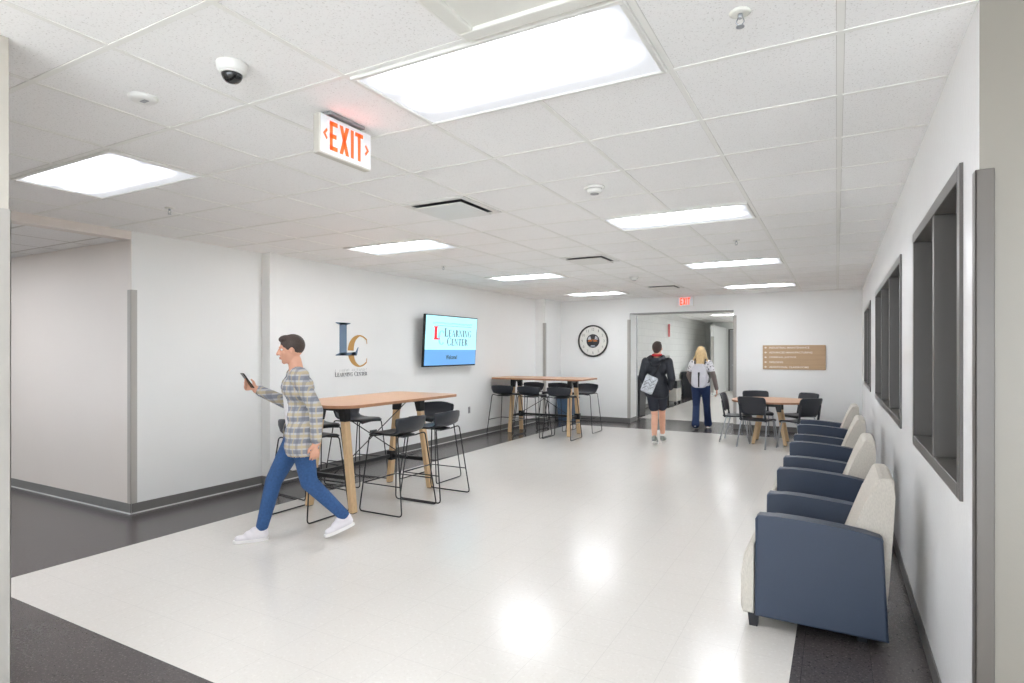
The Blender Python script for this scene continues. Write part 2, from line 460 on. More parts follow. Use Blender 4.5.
def serif_glyph(ch):
    T, t, s = 0.19, 0.065, 0.055   # thick, thin, serif height
    def stem(x, w=T, y0=0.0, y1=1.0, b=True, c=True):
        q = [rect(x, x + w, y0, y1)]
        if b: q.append(rect(x - 0.06, x + w + 0.06, y0, y0 + s))
        if c: q.append(rect(x - 0.06, x + w + 0.06, y1 - s, y1))
        return q
    cw = lambda a: 0.05 + 0.11 * abs(math.cos(R(a))) ** 1.5
    if ch == 'L': return stem(0.08) + [rect(0.08, 0.62, 0, t + 0.01), [(0.54, 0), (0.64, 0), (0.67, 0.26), (0.63, 0.26)]], 0.72
    if ch == 'I': return stem(0.08), 0.36
    if ch == 'E': return stem(0.08) + [rect(0.08, 0.6, 0, t), rect(0.08, 0.58, 1 - t, 1), rect(0.2, 0.48, 0.49, 0.54), rect(0.44, 0.48, 0.40, 0.63), [(0.56, 0), (0.62, 0), (0.65, 0.24), (0.61, 0.24)], rect(0.55, 0.59, 0.78, 1)], 0.70
    if ch == 'F': return stem(0.08) + [rect(0.08, 0.56, 1 - t, 1), rect(0.2, 0.46, 0.49, 0.54)], 0.62
    if ch == 'A': return [[(0.06, 0), (0.12, 0), (0.42, 1), (0.36, 1)], [(0.58, 0), (0.75, 0), (0.44, 1), (0.34, 1)], rect(0.2, 0.6, 0.33, 0.38), rect(0, 0.2, 0, s), rect(0.5, 0.82, 0, s)], 0.84
    if ch == 'N': return [rect(0.1, 0.15, 0, 1), rect(0.63, 0.68, 0, 1), [(0.06, 1), (0.22, 1), (0.68, 0), (0.6, 0)], rect(0.02, 0.24, 0, s), rect(0, 0.18, 1 - s, 1), rect(0.54, 0.77, 1 - s, 1)], 0.82
    if ch == 'T': return stem(0.28, b=True, c=False) + [rect(0.02, 0.7, 1 - t, 1), rect(0.02, 0.06, 0.76, 1), rect(0.66, 0.7, 0.76, 1)], 0.74
    if ch == 'R': return stem(0.08) + arc_band(0.2, 0.755, 0.34, 0.245, -90, 90, lambda a: 0.04 + 0.1 * abs(math.cos(R(a)))) + [rect(0.16, 0.22, 0.95, 1), rect(0.16, 0.22, 0.51, 0.56), [(0.3, 0.53), (0.42, 0.53), (0.72, 0), (0.56, 0)], rect(0.54, 0.76, 0, s)], 0.78
    if ch == 'C': return arc_band(0.44, 0.5, 0.40, 0.52, 42, 318, cw, 26) + [rect(0.68, 0.72, 0.68, 0.98), rect(0.68, 0.72, 0.04, 0.26)], 0.80
    if ch == 'G': return arc_band(0.44, 0.5, 0.40, 0.52, 42, 305, cw, 26) + [rect(0.68, 0.72, 0.68, 0.98), rect(0.6, 0.72, 0.02, 0.42), rect(0.52, 0.8, 0.40, 0.44)], 0.86
    return [], 0.35

def serif_text(bm, s, u0, u1, v0, h, fn, depth=0.002, big_first=1.0, mi=0, only=None, skip=0.0):
    lay = []; x = 0.0
    for i, ch in enumerate(s):
        q, w = serif_glyph(ch)
        k = big_first if (i == 0 or s[i - 1] == ' ') else 1.0
        lay.append((q, x, k)); x += w * k + 0.04
    sx = (u1 - u0) / x
    for q, x0, k in lay:
        for quad in q:
            quad2 = [(u0 + (x0 + a * k) * sx, v0 + b * k * h) for a, b in quad]
            prism(bm, quad2, fn, 0.0, depth, mi=mi)

# maps for flat things on walls: fn(u, v, t) with t out of the wall
def on_left(x, yc, zc): return lambda u, v, t: Vector((x + t, yc + u, zc + v))
def on_back(y, xc, zc): return lambda u, v, t: Vector((xc + u, y - t, zc + v))

# ------------------------------------------------------------------ room shell
bm = NB()
def frect(x0, x1, y0, y1, mi):
    f = bm.faces.new([bm.verts.new(p) for p in ((x0, y0, 0), (x1, y0, 0), (x1, y1, 0), (x0, y1, 0))]); f.material_index = mi
XA, XB = -5.03, -0.20
YN, YF = 1.79, 11.80
HX, HY = -4.10, 13.70
frect(XA, XB, YN, YF, 0)
frect(-12.2, -5.98, -4.2, YN, 1); frect(-5.98, 6.2, 0.6, YN, 1); frect(-5.98, 6.2, -4.2, 0.6, 0)  # unseen white floor behind the viewer added for bounce light
frect(-12.2, XA, YN, YF, 1); frect(XB, 6.2, YN, YF, 1)
frect(-12.2, 6.2, YF, HY, 1)
frect(-12.2, HX, HY, 25.2, 1); frect(HX, 6.2, HY, 25.2, 0)
struct('floor', bm, [M['floor_white'], M['floor_dark']], 'glossy white vinyl tile floor with charcoal borders')

bm = NB()
box(bm, -12.2, 6.2, -4.2, 25.2, CE, CE + 0.1)
ceiling = struct('ceiling', bm, M['ceiling'], 'suspended ceiling of speckled white square tiles')
bm = NB()
i0, i1 = int((WL - GX0) / TS) - 11, 9
for i in range(-20, 11):
    x = GX0 + i * TS
    box(bm, x - 0.012, x + 0.012, -4.0, WB, CE - 0.0027, CE)
for j in range(-9, 18):
    y = GY0 + j * TS
    box(bm, -12.1, 6.1, y - 0.012, y + 0.012, CE - 0.003, CE)
struct('grid', bm, M['grid'], 'white metal ceiling grid', ceiling)

WT = 0.25
def wallbox(name, x0, x1, y0, y1, z0=0.0, z1=CE, m='wall', label=None):
    bm = NB(); box(bm, x0, x1, y0, y1, z0, z1)
    return struct(name, bm, M[m], label)
# left wall: two lengths with a shallow pier between them
bm = NB()
outl = [(-6.5, 3.26), (WLN, 3.26), (WLN, 4.74), (-5.84, 4.74), (-5.84, 4.93), (WL, 4.93), (WL, 11.85), (-5.66, 11.85), (-5.66, WB), (-6.5, WB)]
prism(bm, outl, lambda u, v, t: Vector((u, v, t)), 0, CE)
struct('wall_left', bm, M['wall'], 'long white left wall with a shallow pier')
# face of that block towards the side hallway
wallbox('wall_side_hallway', -12.2, WLN - 0.002, 3.255, 3.45, m='wall_warm', label='warm grey wall of the side hallway')
# header over the hallway mouth and its lower ceiling
wallbox('trim_1', -6.12, WLN, -4.0, 3.254, 2.655, CE, m='wall_warm', label='low header over the side hallway mouth')
bm = NB(); box(bm, -12.1, -6.121, -4.0, 3.254, 2.66, 2.70)
struct('ceiling_side_hallway', bm, M['ceiling'], 'lower tiled ceiling of the side hallway')

# wall end just inside the left edge of the view
wallbox('wall_near_left', -2.95, -2.69, -4.0, 1.03, m='wall_end', label='grey wall end close to the viewer at left')
# unseen glazing added behind and beside the viewer to fill with daylight
def fill_glazing(n, label, p0, p1, bays, z1=2.55):
    """added floor-to-ceiling glazing from p0 to p1 (axis aligned)"""
    root = bpy.data.objects.new('window_%d' % n, None); COL.objects.link(root); root['kind'] = 'structure'; root['label'] = label
    a, b = Vector((*p0, 0)), Vector((*p1, 0)); L = (b - a).length
    root.location = a; root.rotation_euler = (0, 0, math.atan2(b.y - a.y, b.x - a.x))
    bm = NB(); box(bm, 0, L, -0.06, 0.06, 0, 0.12); box(bm, 0, L, -0.06, 0.06, z1 - 0.06, CE)
    obj('window_frame', bm, M['steel_paint'], root)
    for k in range(bays + 1):
        bm = NB(); x = L * k / bays; box(bm, max(0, x - 0.03), min(L, x + 0.03), -0.06, 0.06, 0.12, z1 - 0.06); obj('mullion', bm, M['steel_paint'], root)
        if k < bays:
            bm = NB(); box(bm, x + 0.03, L * (k + 1) / bays - 0.03, -0.006, 0.006, 0.12, z1 - 0.06); obj('pane', bm, M['glass'], root)
fill_glazing(4, 'added glazed front behind the viewer for fill daylight', (-2.6, -4.1), (6.1, -4.1), 7)
wallbox('wall_behind_left', -12.2, -2.6, -4.2, -4.0, m='wall_warm')
wallbox('wall_hallway_end', -12.3, -12.1, 0.5, 3.5, m='wall_warm')
wallbox('wall_hallway_end_left', -12.3, -12.1, -4.2, -0.9, m='wall_warm')
fill_glazing(6, 'added glazed doors at the end of the side hallway for fill daylight', (-12.2, -0.9), (-12.2, 0.5), 2)  # glazing added to brighten the side hallway
wallbox('wall_far_right', 6.0, 6.2, -4.0, 2.6)
fill_glazing(5, 'added outside window of the office for daylight through the interior windows', (3.45, 5.5), (3.45, 9.5), 3)  # glazing added so the office passes daylight into the room
wallbox('wall_office_near', 3.4, 3.5, 2.6, 5.5)
wallbox('wall_office_far', 3.4, 3.5, 9.5, 13.0)

# right wall with three windows
wins = [(2.735, 4.27), (5.09, 8.25), (9.50, 11.50)]
WZ0, WZ1 = 1.03, 2.262
RT = 0.20
bm = NB()
ys = [2.45] + [v for w in wins for v in w] + [WB + 0.6]
box(bm, WR, WR + RT, ys[0], ys[-1], 0, WZ0); box(bm, WR, WR + RT, ys[0], ys[-1], WZ1, CE)
for k in range(0, len(ys), 2): box(bm, WR, WR + RT, ys[k], ys[k + 1], WZ0, WZ1)
struct('wall_right', bm, M['wall_gloss'], 'semi-gloss white right wall with interior windows')
wallbox('wall_right_return', WR + 0.001, 6.1, 2.448, 2.60, m='wall_return', label='wall face turning right from the corner, its shade darkened into the paint')
# dim room seen through the windows
bm = NB()
box(bm, WR + RT, 3.4, 13.0, 13.1, 0, CE)
struct('wall_office', bm, M['dark_room'], 'office room behind the interior windows')

# back wall with the opening to the far corridor
OX0, OX1, OZ, BT = -4.00, -1.835, 2.41, 0.55
bm = NB()
box(bm, -6.4, OX0, WB, WB + BT, 0, CE); box(bm, OX1, WR + 0.3, WB, WB + BT, 0, CE); box(bm, OX0, OX1, WB, WB + BT, OZ, CE)
struct('wall_back', bm, M['wall'], 'white back wall with a wide opening to the corridor')
# corridor beyond
wallbox('wall_corridor_left', -4.88, -4.68, WB + BT, 25.0, m='block', label='painted block wall of the far corridor')
bm = NB()
box(bm, -4.9, -1.0, 24.8, 25.0, 0, CE); box(bm, -4.42, -4.30, 24.55, 24.8, 0, CE)
struct('wall_corridor_end', bm, M['chips'], 'end wall of the far corridor')
wallbox('wall_corridor_right', -1.2, -1.0, WB + BT, 25.0, m='chips')

# baseboards
def base(name, segs, m='baseboard'):
    bm = NB()
    for x0, x1, y0, y1 in segs: box(bm, x0, x1, y0, y1, 0.0, 0.10, 0.002, 1)
    return struct(name, bm, M[m])
b_ = 0.008
base('baseboard_left', [(WLN, WLN + b_, 3.26, 4.74), (WLN, -5.84, 4.732, 4.74), (-5.84, -5.84 + b_, 4.732, 4.938), (WL, -5.84, 4.93, 4.938), (WL, WL + b_, 4.938, 11.85), (WL, -5.66, 11.842, 11.85), (-5.66, -5.66 + b_, 11.842, WB)])
base('baseboard_side_hallway', [(-12.1, WLN + b_, 3.247, 3.255)])
M['base_glint'] = mat('painted_base_glint', (214, 214, 212), 0.3)  # pale strip stands in for the bright reflection at the wall foot
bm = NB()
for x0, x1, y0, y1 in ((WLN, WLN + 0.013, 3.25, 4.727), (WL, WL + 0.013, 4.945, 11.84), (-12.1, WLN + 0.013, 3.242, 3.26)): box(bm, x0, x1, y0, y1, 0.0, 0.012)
struct('reflection_strip', bm, M['base_glint'], 'pale strip painting the bright reflection along the foot of the left baseboards')
base('baseboard_right', [(WR - b_, WR, 2.445, WB)])
base('baseboard_back', [(-5.65, OX0 + b_, WB - b_, WB), (OX0, OX0 + b_, WB, WB + BT), (OX1, WR - b_, WB - b_, WB), (OX1 - b_, OX1, WB, WB + BT)])
base('baseboard_corridor', [(-4.68, -4.68 + b_, WB + BT, 24.8)])
base('baseboard_near_left', [(-2.69, -2.69 + b_, -4.0, 1.03), (-2.95, -2.69 + b_, 1.03, 1.038)])
# opening trim
bm = NB()
box(bm, OX0, OX1, WB - 0.004, WB + BT + 0.004, OZ - 0.012, OZ)
struct('trim_2', bm, M['grey_mid'], 'grey soffit strip under the opening header')

# corner guards: each is an angle strip screwed to a corner
def guard(label, x, y, sx, sy, z0, z1, m='guard', w=0.055):
    """corner at (x, y); wings run sx along X and sy along Y"""
    bm = NB(); t = 0.006
    ax = sorted((x - sx * t, x + sx * w)); ay = sorted((y - sy * t, y))
    box(bm, ax[0], ax[1], ay[0], ay[1], z0, z1, 0.002, 1)
    bx_ = sorted((x - sx * t, x)); by = sorted((y - sy * t, y + sy * w))
    box(bm, bx_[0], bx_[1], by[0], by[1], z0, z1, 0.002, 1)
    o = obj('corner_guard', bm, M[m]); tag(o, label, 'corner guard')
    return o
guard('grey corner guard where the side hallway meets the long white wall', WLN, 3.255, -1, 1, 0.10, 2.17)
guard('grey corner guard on the pilaster behind the far bar table', -5.66, 11.85, -1, 1, 0.10, 2.20)
guard('grey corner guard on the clock wall, left of the corridor opening', OX0, WB, -1, 1, 0.10, 2.27)
guard('pale metal corner guard at the rear left edge of the corridor opening', OX0 + 0.001, WB + BT, -1, -1, 0.10, OZ - 0.02, 'guard_light', 0.075)
guard('narrow grey corner guard right of the corridor opening beside the round table', OX1, WB, 1, 1, 0.10, 2.30)
guard('wide grey corner guard on the near end of the windowed wall', WR - 0.006, 2.442, 1, 1, 0.10, 2.17, 'guard_dark', 0.045)
guard('tall grey corner guard on the wall end nearest the viewer at left', -2.69, 1.03, -1, -1, 0.10, 2.10, 'guard', 0.05)

# windows ------------------------------------------------------------
def window(n, y0, y1, mull):
    root = bpy.data.objects.new('window_%d' % n, None); COL.objects.link(root); root.location = (WR, y0, WZ0)
    root['kind'] = 'structure'; root['label'] = ['', 'near interior window with grey steel frame', 'long middle interior window with grey steel frame', 'far interior window with grey steel frame'][n]
    W = y1 - y0; H = WZ1 - WZ0; F = 0.045; fx0, fx1 = -0.012, RT + 0.012
    bm = NB()
    box(bm, fx0, fx1, -0.012, F, -0.012, H + 0.012, 0.002, 1); box(bm, fx0, fx1, W - F, W + 0.012, -0.012, H + 0.012, 0.002, 1)
    box(bm, fx0, fx1, F, W - F, -0.012, F, 0.002, 1); box(bm, fx0, fx1, F, W - F, H - F, H + 0.012, 0.002, 1)
    # glazing stops
    for a, b in ((F, F + 0.016), (W - F - 0.016, W - F)): box(bm, 0.085, 0.115, a, b, F, H - F)
    box(bm, 0.085, 0.115, F, W - F, F, F + 0.016); box(bm, 0.085, 0.115, F, W - F, H - F - 0.016, H - F)
    obj('window_frame', bm, M['steel_paint'], root)
    cuts = [F] + [m - y0 for m in mull] + [W - F]
    for m in mull:
        bm = NB(); box(bm, fx0 + 0.004, fx1 - 0.004, m - y0 - 0.028, m - y0 + 0.028, F, H - F, 0.002, 1)
        box(bm, 0.085, 0.115, m - y0 - 0.044, m - y0 + 0.044, F, H - F)
        obj('mullion', bm, M['steel_paint'], root)
    for a, b in zip(cuts[:-1], cuts[1:]):
        bm = NB(); box(bm, 0.097, 0.103, a + 0.005, b - 0.005, F + 0.003, H - F - 0.003)
        obj('pane', bm, M['glass'], root)
window(1, *wins[0], [3.44])
window(2, *wins[1], [6.15, 7.20])
window(3, *wins[2], [10.42])

# far corridor end door ------------------------------------------------
root = bpy.data.objects.new('door_1', None); COL.objects.link(root); root.location = (-3.72, 24.8, 0)
root['kind'] = 'structure'; root['label'] = 'grey door at the end of the far corridor'
bm = NB(); box(bm, -0.06, 0.0, -0.04, 0, 0, 2.45); box(bm, 0.9, 0.96, -0.04, 0, 0, 2.45); box(bm, -0.06, 0.96, -0.04, 0, 2.4, 2.45)
obj('door_frame', bm, M['steel_paint'], root)
bm = NB(); box(bm, 0.005, 0.895, -0.03, -0.002, 0.01, 2.39); obj('door_leaf', bm, M['grey_mid'], root)
bm = NB(); box(bm, 0.08, 0.12, -0.07, -0.03, 1.0, 1.04, 0.004); box(bm, 0.08, 0.2, -0.08, -0.06, 1.0, 1.03, 0.004); obj('door_handle', bm, M['chrome'], root)
bm = NB(); box(bm, -3.96, -3.86, 22.0, 24.79, 0, 2.5); struct('wall_corridor_stub', bm, M['chips'], 'short wall return near the corridor end')
guard('dark corner guard on the stub wall deep in the far corridor', -3.86, 22.0, -1, 1, 0.1, 2.1, 'guard', 0.09)

# ------------------------------------------------------------------ ceiling fixtures
def troffer(label, x0, y0, z=CE, group='recessed lights in the tiled ceiling', first=[None]):
    cx, cy = x0 + TS, y0 + TS / 2
    if first[0] is None:
        t = thing('ceiling_light', label, 'ceiling light', (cx, cy, z), 0, group)
        hw, hd = TS - 0.013, TS / 2 - 0.013
        bm = NB(); w = 0.022
        for a in ((-hw, hw, -hd, -hd + w), (-hw, hw, hd - w, hd), (-hw, -hw + w, -hd + w, hd - w), (hw - w, hw, -hd + w, hd - w)):
            box(bm, a[0], a[1], a[2], a[3], -0.016, -0.001, 0.003, 1)
        obj('frame', bm, M['white_plastic'], t)
        bm = NB(); box(bm, -hw + w, hw - w, -hd + w, hd - w, -0.009, -0.004)
        obj('diffuser', bm, M['lamp'], t)
        first[0] = t
        return t
    return dup(first[0], (cx, cy, z), 0, label, group)
X1, X2 = GX0 - 3 * TS, GX0 - 8 * TS
order = ['nearest the viewer beside the red-lettered exit sign', 'second from the viewer', 'third from the viewer', 'closest to the back wall']
for k in range(4):
    troffer('recessed light in the right-hand ceiling row, ' + order[k], X1, GY0 + 5 * k * TS)
order = ['nearest the viewer, above the side hallway mouth', 'second from the viewer, above the near bar table', 'third from the viewer, facing the screen', 'closest to the clock wall']
for k in range(4):
    troffer('recessed light in the left-hand ceiling row, ' + order[k], X2, GY0 + 5 * k * TS)
troffer('recessed ceiling light near the end of the far corridor', -3.6, 19.4)
for k_, y_ in enumerate((13.6, 16.6, 19.8, 22.8)): troffer('added recessed corridor fill light out of view behind the opening header, ' + ['first', 'second', 'third', 'fourth'][k_] + ' from the room', -2.7, y_)  # hidden fixtures added to brighten the far corridor
troffer('recessed light of the lower side hallway ceiling', -8.6, 1.6, 2.66)
troffer('recessed light deep in the side hallway', -11.4, 1.2, 2.66)
troffer('recessed side hallway light nearest the header', -7.5, 0.4, 2.66)
# lights of the corridor the viewer stands in
for k, (x, y) in enumerate(((X1, GY0 - 5 * TS), (GX0 + 3 * TS, GY0 - 5 * TS), (X2, GY0 - 5 * TS))):
    troffer('recessed ceiling light behind the viewer, ' + ['straight back', 'toward the right wing', 'toward the left wing'][k], x, y)

# supply diffusers: square plaque hanging in a square neck
def vent(label, x0, y0, first=[None]):
    cx, cy = x0 + TS / 2, y0 + TS / 2
    if first[0] is None:
        t = thing('air_diffuser', label, 'ceiling vent', (cx, cy, CE), 0, 'square plaque air diffusers in the ceiling')
        h = TS / 2 - 0.013
        bm = NB(); w = 0.05
        for a in ((-h, h, -h, -h + w), (-h, h, h - w, h), (-h, -h + w, -h + w, h - w), (h - w, h, -h + w, h - w)):
            box(bm, a[0], a[1], a[2], a[3], -0.01, -0.001, 0.002, 1)
        obj('frame', bm, M['white_plastic'], t)
        bm = NB(); box(bm, -h + w, h - w, -h + w, h - w, -0.004, -0.001); obj('neck', bm, M['dark_gap'], t)
        bm = NB(); box(bm, -h + w + 0.012, h - w - 0.012, -h + w + 0.012, h - w - 0.012, -0.034, -0.024, 0.004, 1); obj('plaque', bm, M['white_plastic'], t)
        bm = NB()
        for sx in (-1, 1):
            for sy in (-1, 1):
                bm = NB(); box(bm, sx * 0.15 - 0.01, sx * 0.15 + 0.01, sy * 0.15 - 0.01, sy * 0.15 + 0.01, -0.026, -0.003); obj('hanger', bm, M['dark_gap'], t)
        first[0] = t; return t
    return dup(first[0], (cx, cy, CE), 0, label)
vent('square ceiling air diffuser nearest the exit sign with dark side slots', GX0 - 5 * TS, GY0 + 3 * TS)
vent('square ceiling air diffuser between the middle lights', GX0 - 5 * TS, GY0 + 8 * TS)
vent('square ceiling air diffuser nearest the back wall', GX0 - 5 * TS, GY0 + 14 * TS)

# access panel beside the near light
t = thing('access_panel', 'white framed square ceiling access panel beside the nearest light', 'ceiling panel', (GX0 - 1.5 * TS, GY0 - TS / 2, CE))
h = TS / 2 - 0.013; bm = NB()
for a in ((-h, h, -h, -h + .06), (-h, h, h - .06, h), (-h, -h + .06, -h + .06, h - .06), (h - .06, h, -h + .06, h - .06)): box(bm, *a, -0.022, -0.001, 0.006, 2)
obj('frame', bm, M['offwhite'], t)
bm = NB(); box(bm, -h + .06, h - .06, -h + .06, h - .06, -0.008, -0.001); obj('panel', bm, M['offwhite'], t)

# dome camera
t = thing('dome_camera', 'white ceiling dome camera with a smoked black dome', 'security camera', (-2.14, 1.555, CE))
bm = NB(); lathe(bm, [(0.060, -0.001), (0.060, -0.012), (0.056, -0.030), (0.050, -0.040), (0.038, -0.040)]); obj('housing', bm, M['white_plastic'], t)
bm = NB(); lathe(bm, [(0.040, -0.040), (0.039, -0.052), (0.034, -0.064), (0.024, -0.074), (0.010, -0.079), (0.001, -0.080)]); obj('dome', bm, M['dome'], t)
bm = NB(); lathe(bm, [(0.045, -0.039), (0.045, -0.044), (0.0405, -0.046), (0.040, -0.039)]); obj('trim_ring', bm, M['white_plastic'], t)

# smoke detectors
def detector(label, x, y, first=[None]):
    if first[0] is None:
        t = thing('smoke_detector', label, 'smoke detector', (x, y, CE))
        bm = NB(); lathe(bm, [(0.073, -0.001), (0.073, -0.010), (0.066, -0.016)]); obj('base_plate', bm, M['white_plastic'], t)
        bm = NB(); lathe(bm, [(0.056, -0.016), (0.054, -0.034), (0.046, -0.044), (0.02, -0.048)]); obj('head', bm, M['white_plastic'], t)
        bm = NB(); lathe(bm, [(0.030, -0.0485), (0.030, -0.052), (0.012, -0.054)]); obj('sensor_cap', bm, M['grey_mid'], t)
        first[0] = t; return t
    return dup(first[0], (x, y, CE), 0, label)
detector('white round smoke detector hanging between the first and second right-row lights', -1.50, 3.95)
detector('small white detector far down the ceiling near the third row of lights', -2.78, 9.05)
t = thing('occupancy_sensor', 'flat white oval ceiling sensor left of the dome camera', 'ceiling sensor', (-2.777, 1.564, CE))
bm = NB(); lathe(bm, [(0.062, -0.001), (0.060, -0.010), (0.050, -0.018), (0.02, -0.020)]); obj('cover', bm, M['white_plastic'], t)
bm = NB(); box(bm, -0.012, 0.03, -0.01, 0.012, -0.0225, -0.0195, 0.002, 1); obj('lens', bm, M['grey_mid'], t)

# sprinklers
def sprinkler(label, x, y, first=[None]):
    if first[0] is None:
        t = thing('sprinkler_head', label, 'sprinkler', (x, y, CE))
        bm = NB(); lathe(bm, [(0.036, -0.001), (0.036, -0.004), (0.026, -0.008), (0.012, -0.008)]); obj('escutcheon', bm, M['offwhite'], t)
        bm = NB(); lathe(bm, [(0.008, -0.008), (0.008, -0.022)], seg=12)
        for s in (-1, 1): tube(bm, fillet([(s * 0.007, 0, -0.02), (s * 0.014, 0, -0.034), (s * 0.002, 0, -0.05)], 0.006, 3), 0.002, 6)
        obj('body', bm, M['chrome'], t)
        bm = NB(); lathe(bm, [(0.014, -0.050), (0.014, -0.052)], seg=16); obj('deflector', bm, M['chrome'], t)
        first[0] = t; return t
    return dup(first[0], (x, y, CE), 0.4, label)
sprinkler('sprinkler head right of the nearest ceiling light', -0.29, 2.153)
sprinkler('sprinkler head beyond the near left-row ceiling light', -4.734, 2.875)
sprinkler('sprinkler head between the bar-table light and the screen light', -4.698, 6.63)
sprinkler('sprinkler head between the second and third right-row lights', -0.92, 6.55)

# exit signs
def exit_letters(bm, w, h, fn, d=0.0015):
    S = 0.17
    def put(quads, x0, x1):
        for q in quads: prism(bm, [((x0 + a * (x1 - x0) - 0.5) * w, (b - 0.5) * h) for a, b in q], fn, 0, d)
    put([rect(0, .36, 0, 1), rect(0, 1, 0, .15), rect(0, 1, .85, 1), rect(0, .85, .42, .57)], 0.0, 0.22)
    put([[(0, 0), (.34, 0), (1, 1), (.66, 1)], [(.66, 0), (1, 0), (.34, 1), (0, 1)]], 0.28, 0.56)
    put([rect(0, 1, 0, 1)], 0.62, 0.705)
    put([rect(0, 1, .86, 1), rect(.33, .67, 0, 1)], 0.755, 1.0)
t = thing('exit_sign', 'hanging white exit sign with orange-red letters and arrows both ways', 'exit sign', (-2.17, 2.20, CE))
bm = NB(); box(bm, -0.035, 0.035, -0.12, 0.12, -0.018, -0.001, 0.005, 2); obj('canopy', bm, M['grey_mid'], t)
bm = NB(); box(bm, -0.022, 0.022, -0.176, 0.176, -0.215, -0.024, 0.004, 1); box(bm, -0.012, 0.012, -0.03, 0.03, -0.026, -0.016); obj('housing', bm, M['sign_housing'], t)
bm = NB(); box(bm, 0.0221, 0.0245, -0.170, 0.172, -0.208, -0.028, 0.001, 1); obj('face', bm, M['exit_face'], t)
bm = NB(); fn = lambda u, v, q: Vector((0.0246 + q, u, -0.117 + v))
exit_letters(bm, 0.228, 0.140, fn)
for s in (-1, 1):
    c = s * 0.143
    prism(bm, [(c + s * 0.014, 0.0), (c - s * 0.008, 0.028), (c - s * 0.014, 0.018), (c - s * 0.001, 0.0)], fn, 0, 0.0015)
    prism(bm, [(c + s * 0.014, 0.0), (c - s * 0.001, 0.0), (c - s * 0.014, -0.018), (c - s * 0.008, -0.028)], fn, 0, 0.0015)
obj('lettering', bm, M['exit_red'], t)
t = thing('exit_sign', 'small exit sign above the corridor opening, orange-red letters on white', 'exit sign', (-2.79, WB, 2.62))
bm = NB(); box(bm, -0.17, 0.17, -0.05, -0.001, -0.105, 0.105, 0.004, 1); obj('housing', bm, M['offwhite'], t)
bm = NB(); box(bm, -0.160, 0.160, -0.053, -0.0502, -0.095, 0.095); obj('face', bm, M['exit_face'], t)
bm = NB(); exit_letters(bm, 0.20, 0.145, lambda u, v, q: Vector((u, -0.0532 - q, v))); obj('lettering', bm, M['exit_red'], t)

# ------------------------------------------------------------------ wall things
# LC wall emblem
def lc_marks(root, fn, s, mL, mC):
    """letters in a unit frame, s scales; origin at lower left of the L"""
    bm = NB()
    def q(pts): prism(bm, [(a * s, b * s) for a, b in pts], fn, 0, 0.0012)
    q(rect(0.07, 0.205, 0.0, 0.45)); q([(0.0, 0.45), (0.275, 0.45), (0.275, 0.438), (0.205, 0.42), (0.07, 0.42), (0.0, 0.438)])
    q([(0.0, 0.0), (0.0, 0.012), (0.07, 0.035), (0.205, 0.04), (0.36, 0.045), (0.40, 0.0)])
    q([(0.30, 0.0), (0.40, 0.0), (0.435, 0.115), (0.42, 0.115), (0.375, 0.055), (0.30, 0.04)])
    obj('letter_mark', bm, mL, root)
    bm = NB()
    cx, cy = 0.45, 0.063
    w = lambda a: 0.026 + 0.088 * max(0.0, math.cos(R(a - 180))) ** 0.75
    def arc(a0, a1):
        for quad in arc_band(cx, cy, 0.225, 0.225, a0, a1, w, 24): q(quad)
    arc(50, 178); arc(196, 310)
    q([(0.585, 0.235), (0.603, 0.235), (0.608, 0.165), (0.598, 0.165)]); q([(0.585, -0.11), (0.60, -0.11), (0.608, -0.04), (0.598, -0.04)])
    obj('letter_mark', bm, mC, root)
t = thing('wall_emblem', 'blue and gold LC wall emblem with LEARNING CENTER lettering', 'wall emblem', (WL, 5.84, 1.515))
lc_marks(t, lambda u, v, q: Vector((0.001 + q, u, v)), 1.0, M['lc_blue'], M['lc_gold'])
bm = NB(); fn = lambda u, v, q: Vector((0.001 + q, u, v))
serif_text(bm, 'LEARNING CENTER', -0.015, 0.615, -0.285, 0.052, fn, 0.002, 1.15)
obj('lettering', bm, M['lc_grey'], t)
bm = NB(); x = -0.01
while x < 0.605:                              # a line of fine print too small to read
    w = random.choice((0.010, 0.013, 0.016))
    if random.random() > 0.1:
        for q in ([rect(x, x + 0.003, -0.215, -0.185), rect(x, x + w, -0.188, -0.185)] if random.random() > 0.5 else [rect(x + w / 2, x + w / 2 + 0.003, -0.215, -0.185), rect(x, x + w, -0.215, -0.212)]): prism(bm, q, fn, 0, 0.001)
    x += w + 0.006
obj('fine_print', bm, M['lc_pale'], t)

# wall screen
root = thing('wall_television', 'wall-mounted screen showing a blue LC LEARNING CENTER slide', 'television', (WL, 8.335, 1.745))
TW, TH = 1.54, 0.85
tilt = Matrix.Rotation(R(3.4), 4, 'Y') 
def tv(name, bm, m, parent=root):
    for v in bm.verts: v.co = (tilt @ v.co) + Vector((0.175, 0, 0))
    return obj(name, bm, m, parent)
bm = NB(); box(bm, -0.045, 0.0, -TW / 2, TW / 2, -TH / 2, TH / 2, 0.004, 1); bz = tv('bezel', bm, M['tv_black'])
bm = NB()
zc = -0.145
box(bm, 0.0002, 0.002, -TW / 2 + 0.014, TW / 2 - 0.014, zc, TH / 2 - 0.014, mi=0); box(bm, 0.0002, 0.002, -TW / 2 + 0.014, TW / 2 - 0.014, -TH / 2 + 0.022, zc, mi=1)
tv('screen', bm, [M['tv_top'], M['tv_low']])
bm = NB(); fn = lambda u, v, q: Vector((0.0022 + q, u, v))
serif_text(bm, 'LEARNING', -0.235, 0.59, 0.075, 0.115, fn, 0.001, 1.2); serif_text(bm, 'CENTER', -0.155, 0.49, -0.075, 0.115, fn, 0.001, 1.2)
text_bm(bm, 'Welcome!', 0.33, 0.075, lambda u, v, q: fn(u, v - 0.27, q), 0.001, 0.02)
tv('lettering', bm, M['tv_text'])
